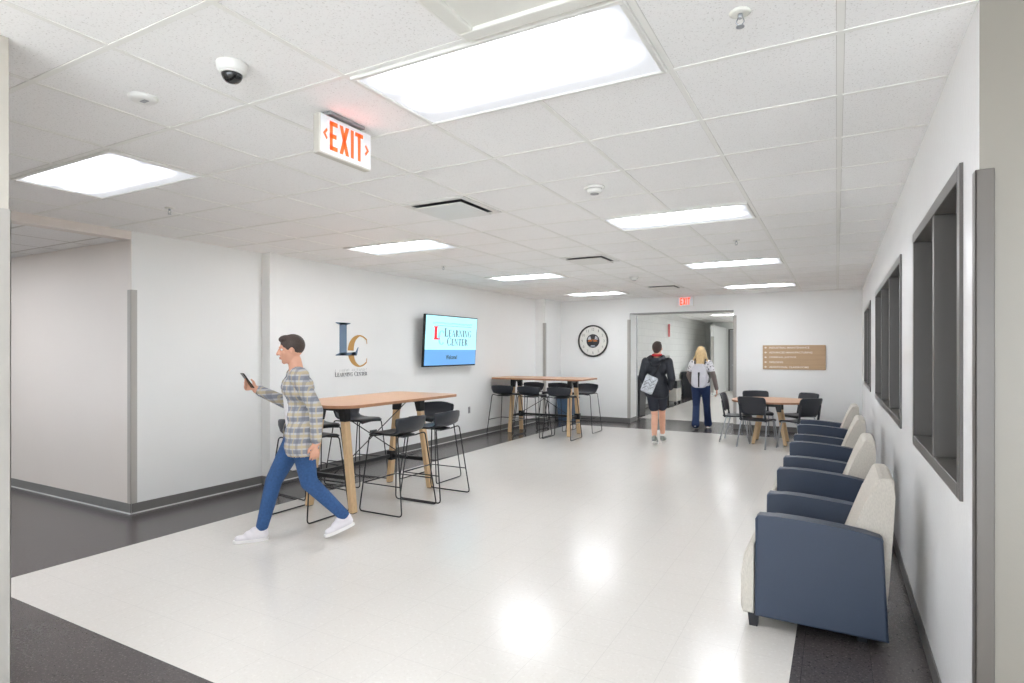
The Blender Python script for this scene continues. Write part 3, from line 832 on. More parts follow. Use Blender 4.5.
bm = NB(); box(bm, 0.0022, 0.003, -0.52, 0.58, 0.248, 0.256)
x = -0.57
while x < 0.585:
    w = random.choice((0.018, 0.024, 0.03)); prism(bm, rect(x, x + 0.006, 0.280, 0.306), fn, 0, 0.001)
    if random.random() > 0.4: prism(bm, rect(x, x + w, 0.280, 0.286), fn, 0, 0.001)
    else: prism(bm, rect(x, x + w, 0.300, 0.306), fn, 0, 0.001)
    x += w + 0.01
tv('fine_print', bm, M['tv_line'])
bm = NB()
def q1(pts): prism(bm, pts, fn, 0, 0.001)
q1(rect(-0.515, -0.445, 0.02, 0.235)); q1(rect(-0.55, -0.41, 0.222, 0.235)); q1([(-0.55, 0.02), (-0.55, 0.032), (-0.36, 0.055), (-0.36, 0.02)]); q1([(-0.40, 0.02), (-0.36, 0.02), (-0.34, 0.09), (-0.35, 0.09)])
tv('letter_mark', bm, M['tv_red'])
bm = NB()
for quad in arc_band(-0.31, 0.055, 0.105, 0.12, 50, 310, lambda a: 0.02 + 0.045 * abs(math.cos(R(a))) ** 1.4, 24): q1(quad)
tv('letter_mark', bm, M['tv_c'])
bm = NB(); box(bm, 0.001, 0.03, -0.25, 0.25, -0.2, 0.2, 0.004, 1); box(bm, 0.03, 0.13, -0.05, 0.05, -0.12, 0.12); obj('wall_bracket', bm, M['black_metal'], root)

# outlet plates
def plate(label, loc, faces):
    t = thing('outlet_plate', label, 'outlet', loc)
    bm = NB()
    if faces == 'x': box(bm, 0.001, 0.007, -0.036, 0.036, -0.06, 0.06, 0.003, 1)
    else: box(bm, -0.036, 0.036, -0.007, -0.001, -0.06, 0.06, 0.003, 1)
    obj('cover', bm, M['grey_mid'], t)
    bm = NB()
    for z in (-0.03, 0.012):
        if faces == 'x': box(bm, 0.0072, 0.009, -0.016, 0.016, z, z + 0.02)
        else: box(bm, -0.016, 0.016, -0.009, -0.0072, z, z + 0.02)
    obj('socket', bm, M['lc_grey'], t)
plate('small grey wall outlet low beneath the wall screen', (WL, 9.13, 0.50), 'x')

# clock
t = thing('wall_clock', 'large round wall clock with dark rim and dark centre medallion', 'clock', (-4.855, WB, 1.807))
bm = NB()
rim = [(0.345, 0.001), (0.36, 0.006), (0.362, 0.03), (0.352, 0.042), (0.336, 0.042), (0.328, 0.03), (0.328, 0.012)]
rings = []
for r, hh in rim: rings.append([bm.verts.new((r * math.cos(2 * PI * k / 64), -hh, r * math.sin(2 * PI * k / 64))) for k in range(64)])
for i in range(len(rings)):
    a, b = rings[i], rings[(i + 1) % len(rings)]
    for k in range(64): f = bm.faces.new((a[k], a[(k + 1) % 64], b[(k + 1) % 64], b[k])); f.smooth = True
obj('rim', bm, M['clock_rim'], t)
bm = NB(); lathe(bm, [(0.330, 0.002), (0.330, 0.014)], axis='-y', seg=64); obj('dial', bm, M['clock_face'], t)
bm = NB()
for k in range(12):
    n = 12 if k == 0 else k
    a = PI / 2 - 2 * PI * k / 12; cx, cz = 0.262 * math.cos(a), 0.262 * math.sin(a)
    wd = 0.032 if n < 10 else 0.055
    text_bm(bm, str(n), wd * (0.6 if n == 1 else 1), 0.06, lambda u, v, q: Vector((cx + u, -0.0145 - q, cz + v)), 0.001, 0.0)
for k in range(60):
    a = 2 * PI * k / 60; r0 = 0.31
    d = Vector((math.cos(a), 0, math.sin(a))); s = Vector((-math.sin(a), 0, math.cos(a))) * (0.002 if k % 5 else 0.004)
    p0, p1 = d * r0, d * 0.322
    bm.faces.new([bm.verts.new(p + Vector((0, -0.0148, 0))) for p in (p0 - s, p0 + s, p1 + s, p1 - s)])
obj('numerals', bm, M['clock_num'], t)
bm = NB(); lathe(bm, [(0.155, 0.0142), (0.155, 0.020)], axis='-y', seg=48); md = obj('medallion', bm, M['emblem_dark'], t)
bm = NB(); fz = lambda u, v, q: Vector((u, -0.0202 - q, v))
for s in (-1, 1): prism(bm, [(s * 0.04, 0.03), (s * 0.125, 0.03), (s * 0.105, 0.085), (s * 0.06, 0.115)][::s], fz, 0, 0.002)
prism(bm, [(-0.04, -0.10), (0.04, -0.10), (0.06, -0.125), (-0.06, -0.125)], fz, 0, 0.002)
obj('emblem', bm, M['emblem_light'], md)
bm = NB(); prism(bm, [(-0.125, -0.015), (0.11, -0.012), (0.09, 0.02), (0.0, 0.035), (-0.09, 0.03)], fz, 0.0025, 0.004); obj('stripe', bm, M['orange'], md)
bm = NB()
def hand(ang, L, w, z):
    d = Vector((math.sin(ang), 0, math.cos(ang))); s = Vector((d.z, 0, -d.x)) * w
    vs = [bm.verts.new(p + Vector((0, y, 0))) for y in (-z, -z - 0.002) for p in (-d * 0.03 - s, -d * 0.03 + s, d * L + s * 0.3, d * L - s * 0.3)]
    for f in ((0, 1, 2, 3), (7, 6, 5, 4), (0, 4, 5, 1), (1, 5, 6, 2), (2, 6, 7, 3), (3, 7, 4, 0)): bm.faces.new([vs[i] for i in f])
hand(R(330), 0.15, 0.008, 0.026); hand(R(62), 0.20, 0.005, 0.029)
obj('hands', bm, M['clock_rim'], t)

# directory sign
t = thing('directory_sign', 'tan directory board with five lines of white lettering and arrows', 'sign', (-0.735, WB, 1.455))
bm = NB(); box(bm, -0.552, 0.552, -0.022, -0.002, -0.237, 0.237, 0.003, 1); obj('board', bm, M['sign_tan'], t)
bm = NB()
for k in range(1, 5): box(bm, -0.55, 0.55, -0.0232, -0.0215, 0.237 - k * 0.0948 - 0.0015, 0.237 - k * 0.0948 + 0.0015)
obj('divider', bm, M['sign_line'], t)
bm = NB(); fs_ = lambda u, v, q: Vector((u, -0.0222 - q, v))
for k, (s, w) in enumerate((('INDUSTRIAL MAINTENANCE', 0.71), ('ADVANCED MANUFACTURING', 0.76), ('CRIMINAL JUSTICE', 0.48), ('WELDING', 0.25), ('ADDITIONAL CLASSROOMS', 0.70))):
    z = 0.237 - (k + 0.5) * 0.0948
    text_bm(bm, s, w, 0.036, lambda u, v, q: fs_(-0.435 + w / 2 + u, z + v, q), 0.002, 0.015)
    prism(bm, [(-0.525, z), (-0.497, z - 0.022), (-0.497, z + 0.022)], fs_, 0, 0.002)
    prism(bm, rect(-0.498, -0.478, z - 0.008, z + 0.008), fs_, 0, 0.002)
obj('lettering', bm, M['sign_text'], t)

# ------------------------------------------------------------------ tables
def superellipse(a, b, n, k=64):
    out = []
    for i in range(k):
        t = 2 * PI * i / k
        c, s = math.cos(t), math.sin(t)
        out.append((a * math.copysign(abs(c) ** (2 / n), c), b * math.copysign(abs(s) ** (2 / n), s)))
    return out

def table(name, label, loc, rz, L, W, H, legx, legy, top, bar=True, wood='wood'):
    """long axis on local Y; leg pairs at y = +-legy, splayed in x to +-legx at the floor"""
    t = thing(name, label, 'table', loc, rz)
    bm = NB(); prism(bm, top, lambda u, v, q: Vector((u, v, q)), H - 0.03, H, 0.005, 2, smooth=True)
    for f in bm.faces:
        f.material_index = 0 if abs(f.calc_center_median().z - H) < 0.003 else 1
    obj('table_top', bm, [M[wood], M['wood_edge']], t)
    zt = H - 0.03; zb = zt - 0.155
    tx = legx * 0.52
    for sy in (-1, 1):
        y = sy * legy
        bm = NB()                                                   # cast bracket joining the two legs of a pair
        for sx in (-1, 1):
            x = sx * (tx + 0.01)
            beam(bm, (x + sx * 0.012, y, zb), (x - sx * 0.01, y, zt - 0.004), 0.066, 0.082, 0.10, 0.086, bev=0.006)
        box(bm, -tx - 0.02, tx + 0.02, y - 0.022, y + 0.022, zt - 0.055, zt - 0.004, 0.006)
        box(bm, -tx - 0.09, tx + 0.09, y - 0.05, y + 0.05, zt - 0.008, zt - 0.0005, 0.002, 1)
        obj('bracket', bm, M['black_metal'], t)
        for sx in (-1, 1):
            bm = NB()
            beam(bm, (sx * legx, y + sy * 0.02, 0.006), (sx * (tx + 0.016), y, zb + 0.03), 0.052, 0.072, 0.058, 0.076, bev=0.006)
            lg = obj('leg', bm, M['wood_leg'], t)
            bm = NB(); box(bm, sx * legx - 0.02, sx * legx + 0.02, y + sy * 0.02 - 0.026, y + sy * 0.02 + 0.026, 0.0, 0.0065); obj('foot_pad', bm, M['black_metal'], lg)
        if bar:
            z = 0.33; f = (z / zb); xl = legx + (tx + 0.016 - legx) * f
            bm = NB()
            box(bm, -xl - 0.037, -xl + 0.037, y - 0.045, y + 0.06 if sy > 0 else y + 0.045, z - 0.05, z + 0.06, 0.004)
            box(bm, -xl + 0.03, xl - 0.03, y - 0.02, y + 0.02, z - 0.02, z + 0.02, 0.004)
            obj('cross_bar', bm, M['black_metal'], t)
    if bar:
        xl = legx + (tx + 0.016 - legx) * 0.33 / zb
        bm = NB(); box(bm, -xl - 0.02, -xl + 0.02, -legy + 0.045, legy - 0.045, 0.31, 0.35, 0.004); obj('foot_rail', bm, M['black_metal'], t)
        bm = NB()
        for a in (-1, 1): tube(bm, [(0, a * (legy - 0.03), zt - 0.05), (0, -a * (legy - 0.25), 0.46), (0, -a * (legy - 0.02), 0.34)], 0.0055, 6)
        lathe(bm, [(0.03, 0.705), (0.03, 0.725)], seg=16) if False else box(bm, -0.008, 0.008, -0.05, 0.05, 0.69, 0.72, 0.003)
        obj('tension_rod', bm, M['black_metal'], t)
    else:
        bm = NB(); box(bm, -0.02, 0.02, -legy + 0.02, legy - 0.02, zt - 0.045, zt - 0.01, 0.004); box(bm, -0.16, 0.16, -0.05, 0.05, zt - 0.09, zt - 0.02, 0.006); obj('under_beam', bm, M['black_metal'], t)
    return t

def rrect(a, b, r, n=6):
    out = []
    for cx, cy, a0 in ((a - r, b - r, 0), (-a + r, b - r, 90), (-a + r, -b + r, 180), (a - r, -b + r, 270)):
        for k in range(n + 1): out.append((cx + r * math.cos(R(a0 + 90 * k / n)), cy + r * math.sin(R(a0 + 90 * k / n))))
    return out
near_top = []
for cx, cy, a0, r in ((0.39, 0.89, 0, .08), (-0.39, 0.89, 90, .08), (-0.25, -0.68, 180, .22), (0.25, -0.68, 270, .22)):
    for k in range(9): near_top.append((cx + r * math.cos(R(a0 + 90 * k / 8)), cy + r * math.sin(R(a0 + 90 * k / 8))))
T1 = (-4.42, 4.93)
T2 = (-4.94, 10.30)
table('bar_table', 'near wood-topped bar table under the blue and gold wall emblem', (T1[0], T1[1], 0), 0, 2.0, .96, 1.067, 0.30, 0.60, near_top, wood='wood')
table('bar_table', 'far wood-topped bar table in the corner by the wall clock', (T2[0], T2[1], 0), PI * 1.5, 2.0, .96, 1.067, 0.24, 0.60, rrect(0.45, 0.94, 0.08), wood='wood')
T3 = (-1.0, 11.10)
table('low_table', 'low rounded wood table below the tan directory board', (T3[0], T3[1], 0), 0, 1.2, 1.2, 0.74, 0.25, 0.25, superellipse(0.62, 0.62, 2.5), bar=False)

# ------------------------------------------------------------------ bar stools
def shell(prof, hw_fn, dish_fn, n=12, th=0.011):
    """prof: list of (y, z); returns a bmesh sheet with thickness, dished across x"""
    bm = NB(); rows = []
    for i, (y, z) in enumerate(prof):
        s = i / (len(prof) - 1); hw = hw_fn(s); dy, dz = dish_fn(s)
        rows.append([bm.verts.new((hw * (2 * k / n - 1), y + dy * (2 * k / n - 1) ** 2, z + dz * (2 * k / n - 1) ** 2)) for k in range(n + 1)])
    for i in range(len(rows) - 1):
        for k in range(n):
            f = bm.faces.new((rows[i][k], rows[i][k + 1], rows[i + 1][k + 1], rows[i + 1][k])); f.smooth = True
    bmesh.ops.recalc_face_normals(bm, faces=bm.faces)
    bmesh.ops.solidify(bm, geom=list(bm.faces), thickness=th)
    for f in bm.faces: f.smooth = True
    return bm
def interp(tab, s):
    for (a, x), (b, y) in zip(tab[:-1], tab[1:]):
        if s <= b: 
            k = (s - a) / (b - a); k = k * k * (3 - 2 * k); return x + (y - x) * k
    return tab[-1][1]

def make_stool(label, loc, rz, group):
    t = thing('bar_stool', label, 'bar stool', loc, rz, group)
    prof = [(0.215, 0.735), (0.205, 0.752), (0.17, 0.762), (0.10, 0.760), (0.02, 0.754), (-0.06, 0.752), (-0.12, 0.758), (-0.165, 0.778), (-0.192, 0.812), (-0.207, 0.855), (-0.217, 0.90), (-0.222, 0.925), (-0.224, 0.936)]
    bm = shell(prof, lambda s: interp([(0, 0.17), (0.12, 0.205), (0.42, 0.205), (0.58, 0.21), (0.78, 0.238), (0.92, 0.232), (1, 0.20)], s),
               lambda s: (interp([(0, 0.0), (0.5, 0.0), (0.75, 0.05), (1, 0.075)], s), interp([(0, -0.012), (0.25, 0.0), (0.6, 0.022), (0.8, 0.004), (1, -0.012)], s)))
    obj('seat', bm, M['chair_plastic'], t)
    for sx in (-1, 1):
        bm = NB(); x0, x1 = sx * 0.275, sx * 0.205
        pts = fillet([(sx * 0.10, 0.16, 0.735), (x1, 0.20, 0.735), (x0, 0.265, 0.009), (x0, -0.265, 0.009), (x1 + sx * 0.01, -0.165, 0.755), (sx * 0.10, -0.13, 0.732)], 0.035, 5)
        tube(bm, pts, 0.0068, 8)
        obj('sled_leg', bm, M['black_metal'], t)
        bm = NB(); f = 0.28 / 0.735; xr = x0 + (x1 - x0) * f
        tube(bm, [(xr, 0.265 - 0.065 * f, 0.28), (xr, -0.265 + 0.10 * f, 0.28)], 0.006, 8)
        obj('side_rail', bm, M['black_metal'], t)
    bm = NB(); f = 0.28 / 0.735; xr = 0.275 - 0.07 * f; tube(bm, [(-xr, 0.265 - 0.065 * f, 0.28), (xr, 0.265 - 0.065 * f, 0.28)], 0.0075, 8); obj('foot_rail', bm, M['black_metal'], t)
    bm = NB(); tube(bm, [(-0.10, 0.16, 0.735), (0.10, 0.16, 0.735)], 0.0068, 8); tube(bm, [(-0.10, -0.13, 0.732), (0.10, -0.13, 0.732)], 0.0068, 8)
    box(bm, -0.11, 0.11, -0.12, 0.15, 0.735, 0.745, 0.003, 1); obj('seat_mount', bm, M['black_metal'], t)
    return t
G1, G2 = 'black bar stools around the near bar table', 'black bar stools around the far bar table'
st = make_stool('black bar stool at the near end of the near bar table behind the plaid-shirted person', (-4.48, 4.08, 0), 0, G1)
FX, FNX, FNY = PI / 2, -PI / 2, PI     # facing -X, +X, -Y
dup(st, (-3.86, 4.675, 0), FX, 'black bar stool on the room side of the near bar table, nearer of the two', G1)
dup(st, (-3.84, 5.27, 0), FX, 'black bar stool on the room side of the near bar table, farther of the two', G1)
dup(st, (-4.42, 5.97, 0), FNY, 'black bar stool at the far short end of the near bar table', G1)
dup(st, (-5.10, 4.72, 0), FNX + R(-9), 'black bar stool on the wall side of the near bar table, nearer the emblem-wall pier', G1)
dup(st, (-5.08, 5.38, 0), FNX + R(4), 'black bar stool on the wall side of the near bar table, nearer the screen', G1)
dup(st, (-5.55, 9.90, 0), 0, 'black bar stool tight against the left wall in front of the far bar table', G2)
dup(st, (-4.955, 9.83, 0), 0, 'black bar stool in front of the far bar table, middle of its front three', G2)
dup(st, (-4.35, 9.83, 0), 0, 'black bar stool in front of the far bar table, nearest the corridor opening', G2)
dup(st, (-4.35, 10.88, 0), PI, 'black bar stool behind the far bar table, nearest the corridor opening', G2)
dup(st, (-4.95, 10.84, 0), PI, 'black bar stool behind the middle of the far bar table', G2)
dup(st, (-5.52, 10.86, 0), PI, 'black bar stool behind the far bar table beside the left wall', G2)

# ------------------------------------------------------------------ low chairs round the low table
def make_chair(label, loc, rz, group):
    t = thing('side_chair', label, 'chair', loc, rz, group)
    prof = [(0.215, 0.425), (0.205, 0.445), (0.16, 0.455), (0.05, 0.452), (-0.08, 0.448), (-0.17, 0.452), (-0.20, 0.462)]
    bm = shell(prof, lambda s: interp([(0, 0.20), (0.2, 0.225), (1, 0.215)], s), lambda s: (0, interp([(0, -0.01), (0.5, 0.012), (1, 0.012)], s)), th=0.022)
    obj('seat', bm, M['chair_plastic'], t)
    prof = [(-0.205, 0.535), (-0.215, 0.56), (-0.228, 0.62), (-0.245, 0.70), (-0.268, 0.78), (-0.28, 0.815), (-0.288, 0.83)]
    bm = shell(prof, lambda s: interp([(0, 0.16), (0.25, 0.215), (0.6, 0.235), (0.9, 0.225), (1, 0.20)], s), lambda s: (0.035, 0.0), th=0.014)
    obj('backrest', bm, M['chair_plastic'], t)
    for sx in (-1, 1):
        bm = NB(); beam(bm, (sx * 0.205, -0.17, 0.43), (sx * 0.205, -0.222, 0.72), 0.032, 0.030, 0.026, 0.022, bev=0.006); obj('back_post', bm, M['chair_plastic'], t)
        bm = NB(); tube(bm, fillet([(sx * 0.20, 0.13, 0.432), (sx * 0.212, 0.155, 0.425), (sx * 0.235, 0.235, 0.01)], 0.03), 0.0105, 10); lathe(bm, [(0.014, 0.0), (0.014, 0.025)], (sx * 0.235, 0.235, 0), 12); obj('leg', bm, M['chrome'], t)
        bm = NB(); tube(bm, fillet([(sx * 0.20, -0.10, 0.432), (sx * 0.212, -0.15, 0.43), (sx * 0.235, -0.255, 0.01)], 0.03), 0.0105, 10); lathe(bm, [(0.014, 0.0), (0.014, 0.025)], (sx * 0.235, -0.255, 0), 12); obj('leg', bm, M['chrome'], t)
    bm = NB()
    for y in (0.13, -0.10): tube(bm, [(-0.20, y, 0.432), (0.20, y, 0.432)], 0.0105, 8)
    obj('seat_frame', bm, M['chrome'], t)
    return t
G3 = 'dark plastic chairs round the low table'
ch = make_chair('dark plastic chair with its back to the viewer, in front of the low table', (-1.15, 10.56, 0), R(-18), G3)
dup(ch, (-1.53, 11.02, 0), R(-92), 'dark plastic chair at the corridor-side end of the low table, seen from its side', G3)
dup(ch, (-1.27, 11.76, 0), R(-162), 'dark plastic chair behind the low table, its back top showing over the front chair', G3)
dup(ch, (-0.53, 10.60, 0), R(50), 'dark plastic chair turned in toward the low table, just behind the farthest armchair', G3)
dup(ch, (-0.60, 11.60, 0), R(135), 'dark plastic chair behind the low table on the armchair side, near the back wall', G3)

# ------------------------------------------------------------------ lounge armchairs (face -X)
def make_armchair(label, loc, group):
    """origin on the floor at the middle of its width; x as in the room"""
    t = thing('armchair', label, 'armchair', loc, 0, group)
    HWd = 0.35; at = 0.10
    top = [(-0.405, 0.628), (-0.390, 0.645), (-0.30, 0.647), (-0.20, 0.645), (-0.08, 0.638), (0.04, 0.627), (0.14, 0.613), (0.20, 0.602), (0.212, 0.590)]
    outline = [(-0.412, 0.07), (0.238, 0.062)] + top[::-1]
    for s in (-1, 1):
        y0, y1 = sorted((s * HWd, s * (HWd - at)))
        bm = NB(); prism(bm, outline, lambda u, v, q: Vector((u, q, v)), y0, y1, 0.014, 3)
        a = obj('arm', bm, M['vinyl_blue'], t)
        bm = NB(); yo = s * (HWd + 0.0005) - s * 0.012
        tube(bm, [(u, yo + s * 0.0055, v - 0.006 if v > 0.3 else v + 0.012) for u, v in [(-0.398, 0.09)] + top], 0.0035, 6); obj('piping', bm, M['vinyl_seam'], a)
    yi = HWd - at - 0.003
    bm = NB(); pr = [(-0.475, 0.075), (-0.487, 0.12), (-0.485, 0.30), (-0.47, 0.40), (-0.44, 0.46), (-0.40, 0.475), (-0.1, 0.45), (0.1, 0.44), (0.1, 0.30), (-0.2, 0.26), (-0.38, 0.26), (-0.38, 0.075)]
    prism(bm, pr, lambda u, v, q: Vector((u, q, v)), -yi - 0.07, yi + 0.07, 0.0, mi=0) if False else prism(bm, pr, lambda u, v, q: Vector((u, q, v)), -yi, yi, 0.012, 2)
    # full-width beige apron in front of the arms
    obj('seat_cushion', bm, M['beige'], t)
    bm = NB(); prism(bm, [(-0.475, 0.075), (-0.487, 0.11), (-0.486, 0.30), (-0.468, 0.41), (-0.435, 0.475), (-0.416, 0.475), (-0.416, 0.075)], lambda u, v, q: Vector((u, q, v)), -HWd + 0.012, HWd - 0.012, 0.01, 2)
    obj('front_panel', bm, M['beige'], t)
    bm = NB(); pb = [(0.02, 0.44), (0.055, 0.54), (0.135, 0.76), (0.186, 0.880), (0.198, 0.892), (0.215, 0.897), (0.252, 0.895), (0.268, 0.880), (0.272, 0.80), (0.262, 0.60), (0.242, 0.30), (0.225, 0.10), (0.10, 0.10), (0.08, 0.40)]
    prism(bm, pb, lambda u, v, q: Vector((u, q, v)), -yi, yi, 0.012, 3)
    obj('backrest', bm, M['beige'], t)
    bm = NB(); prism(bm, [(-0.37, 0.08), (0.08, 0.08), (0.08, 0.25), (-0.37, 0.25)], lambda u, v, q: Vector((u, q, v)), -yi, yi); obj('base', bm, M['black_plastic'], t)
    for x in (-0.42, 0.12):
        for s in (-1, 1):
            bm = NB(); sg = 1 if x > 0 else -1
            yy = 0.30 if x < 0 else 0.22; beam(bm, (x, s * yy, 0.0), (x, s * yy, 0.085), 0.045, 0.05, 0.062, 0.062, bev=0.003); obj('leg', bm, M['black_plastic'], t)
    return t
G4 = 'blue and beige armchairs along the windowed wall'
ac = make_armchair('blue and beige armchair nearest the viewer, first of the row along the windowed wall', (0, 3.97, 0), G4)
dup(ac, (-0.012, 5.50, 0), 0, 'blue and beige armchair second from the viewer in the row', G4)
dup(ac, (-0.02, 7.07, 0), 0, 'blue and beige armchair third from the viewer in the row', G4)
dup(ac, (-0.03, 8.68, 0), 0, 'blue and beige armchair last in the row, beside the low table chairs', G4)

# ------------------------------------------------------------------ bins and odds
def bin_(name, label, loc, w, d, h, m, rz=0.0):
    t = thing(name, label, 'bin', loc, rz)
    bm = NB(); beam(bm, (0, 0, 0.0), (0, 0, h - 0.05), w * 0.84, d * 0.84, w, d, bev=0.02); obj('body', bm, M[m], t)
    bm = NB(); box(bm, -w / 2 - 0.015, w / 2 + 0.015, -d / 2 - 0.015, d / 2 + 0.015, h - 0.06, h - 0.02, 0.008); box(bm, -w / 2, w / 2, -d / 2, d / 2, h - 0.02, h, 0.01); obj('lid', bm, M[m], t)
    return t
bin_('recycling_bin', 'slate blue bin on the floor against the clock wall behind the far bar table', (-5.36, 12.42, 0), 0.40, 0.38, 0.56, 'blue_bin')
bin_('waste_bin', 'tall black waste bin just inside the corridor opening on the left', (-4.38, 14.25, 0), 0.5, 0.6, 0.97, 'bin_black')
bin_('waste_bin', 'black waste bin farther down the corridor, before the end one', (-4.40, 20.6, 0), 0.42, 0.6, 0.88, 'bin_black')
bin_('waste_bin', 'black waste bin deepest in the corridor against the block wall', (-4.40, 21.5, 0), 0.42, 0.6, 0.88, 'bin_black')
t = thing('rolling_cabinet', 'grey rolling cabinet with a dark panel in the far corridor', 'cabinet', (-4.38, 17.9, 0))
bm = NB(); box(bm, -0.25, 0.25, -0.3, 0.3, 0.1, 0.72, 0.012); obj('body', bm, M['guard'], t)
bm = NB(); box(bm, 0.02, 0.26, -0.306, -0.3, 0.48, 0.70); box(bm, 0.2501, 0.256, -0.26, 0.26, 0.48, 0.70); obj('panel', bm, M['black_plastic'], t)
for x in (-0.2, 0.2):
    for y in (-0.25, 0.25):
        bm = NB(); lathe(bm, [(0.04, -0.015), (0.04, 0.015)], (0, 0, 0), 16, axis='-y'); 
        for v in bm.verts: v.co += Vector((x, y, 0.04))
        box(bm, x - 0.015, x + 0.015, y - 0.025, y + 0.025, 0.06, 0.1); obj('caster', bm, M['black_plastic'], t)
t = thing('sanitizer_stand', 'slim black stand with a white dispenser on top in the far corridor', 'dispenser stand', (-4.20, 16.9, 0))
bm = NB(); lathe(bm, [(0.15, 0), (0.15, 0.012), (0.03, 0.02)]); obj('base', bm, M['black_metal'], t)
bm = NB(); tube(bm, [(0, 0, 0.015), (0, 0, 1.25)], 0.022, 10); obj('post', bm, M['black_metal'], t)
bm = NB(); box(bm, -0.06, 0.06, -0.05, 0.05, 1.2, 1.46, 0.015); obj('dispenser', bm, M['white_plastic'], t)
t = thing('wall_flag_sign', 'narrow red vertical sign projecting from the corridor block wall', 'sign', (-4.68, 18.78, 2.23))
bm = NB(); box(bm, 0.001, 0.07, -0.006, 0.006, -0.2, 0.2, 0.002, 1); obj('panel', bm, M['red'], t)
bm = NB(); box(bm, 0.001, 0.012, -0.02, 0.02, -0.21, 0.21, 0.002, 1); obj('bracket', bm, M['white_plastic'], t)

# ------------------------------------------------------------------ people
def capsule(bm, p0, r0, p1, r1, seg=14, flat=None):
    """tapered limb; flat=(axis vector, factor) squashes the section along axis"""
    p0, p1 = Vector(p0), Vector(p1)
    d = (p1 - p0); L = d.length; d.normalize()
    up = Vector((0, 0, 1)) if abs(d.z) < 0.95 else Vector((0, 1, 0))
    s = d.cross(up).normalized(); t = d.cross(s)
    rows = []
    seq = []
    for k in range(1, 5): a = PI / 2 * k / 4; seq.append((-math.cos(a) * r0, math.sin(a) * r0, 0))
    for k in range(0, 4): a = PI / 2 * k / 4; seq.append((math.sin(a) * r1, math.cos(a) * r1, 1))
    for off, rr, e in seq:
        c = (p1 if e else p0) + d * off
        ring = []
        for k in range(seg):
            q = (s * math.cos(2 * PI * k / seg) + t * math.sin(2 * PI * k / seg)) * rr
            if flat:
                ax = Vector(flat[0]).normalized(); q = q - ax * q.dot(ax) * (1 - flat[1])
            ring.append(bm.verts.new(c + q))
        rows.append(ring)
    for i in range(len(rows) - 1):
        for k in range(seg): bm.faces.new((rows[i][k], rows[i][(k + 1) % seg], rows[i + 1][(k + 1) % seg], rows[i + 1][k]))
    bm.faces.new(rows[0][::-1]); bm.faces.new(rows[-1])

def ellipsoid(bm, c, r, rot=None):
    ret = bmesh.ops.create_uvsphere(bm, u_segments=20, v_segments=12, radius=1.0)
    Mx = Matrix.Diagonal((*r, 1))
    if rot: Mx = rot.to_4x4() @ Mx
    for v in ret['verts']: v.co = (Mx @ v.co) + Vector(c)

def blob(name, bm, voxel, m, parent, smooth=6, factor=0.5):
    bmesh.ops.recalc_face_normals(bm, faces=bm.faces)
    me = bpy.data.meshes.new(name); bm.to_mesh(me); bm.free()
    o = bpy.data.objects.new(name, me); COL.objects.link(o)
    r = o.modifiers.new('r', 'REMESH'); r.mode = 'VOXEL'; r.voxel_size = voxel; r.use_smooth_shade = True
    s = o.modifiers.new('s', 'SMOOTH'); s.iterations = smooth; s.factor = factor
    dg = bpy.context.evaluated_depsgraph_get(); dg.update()
    me2 = bpy.data.meshes.new_from_object(o.evaluated_get(dg))
    o.modifiers.clear(); o.data = me2; bpy.data.meshes.remove(me)
    me2.materials.clear(); me2.materials.append(m)
    for p in me2.polygons: p.use_smooth = True
    o.parent = parent
    return o

def V(*a): return Vector(a)
def hand_prims(bm, wrist, dirv, palm_n, side, curl=0.35):
    """dirv: along the fingers; palm_n: palm normal; side: toward the thumb"""
    d, n, s = dirv.normalized(), palm_n.normalized(), side.normalized()
    c = wrist + d * 0.045
    for k in range(4):
        off = (k - 1.5) * 0.019
        capsule(bm, wrist + s * off * 0.6 + d * 0.005, 0.017, wrist + d * 0.082 + s * (-off), 0.0115, 8)
    lens = (0.072, 0.080, 0.074, 0.058)
    for k in range(4):
        base_ = wrist + d * 0.085 + s * (1.5 - k) * 0.0205
        ang = curl * (1 + 0.18 * k)
        p = base_; dd = d.copy()
        for j, fr in enumerate((0.45, 0.32, 0.23)):
            dd = (dd * math.cos(ang) + n * math.sin(ang)).normalized() if j or curl > 0.2 else dd
            q = p + dd * lens[k] * fr
            capsule(bm, p, 0.0092 - j * 0.0008, q, 0.0086 - j * 0.0008, 8); p = q
    p = wrist + d * 0.025 + s * 0.022; dd = (d * 0.75 + s * 0.6 + n * 0.25).normalized()
    q = p + dd * 0.042; capsule(bm, p, 0.0135, q, 0.0105, 8)
    dd2 = (d * 0.95 + s * 0.12 + n * 0.4).normalized(); capsule(bm, q, 0.0105, q + dd2 * 0.034, 0.0085, 8)

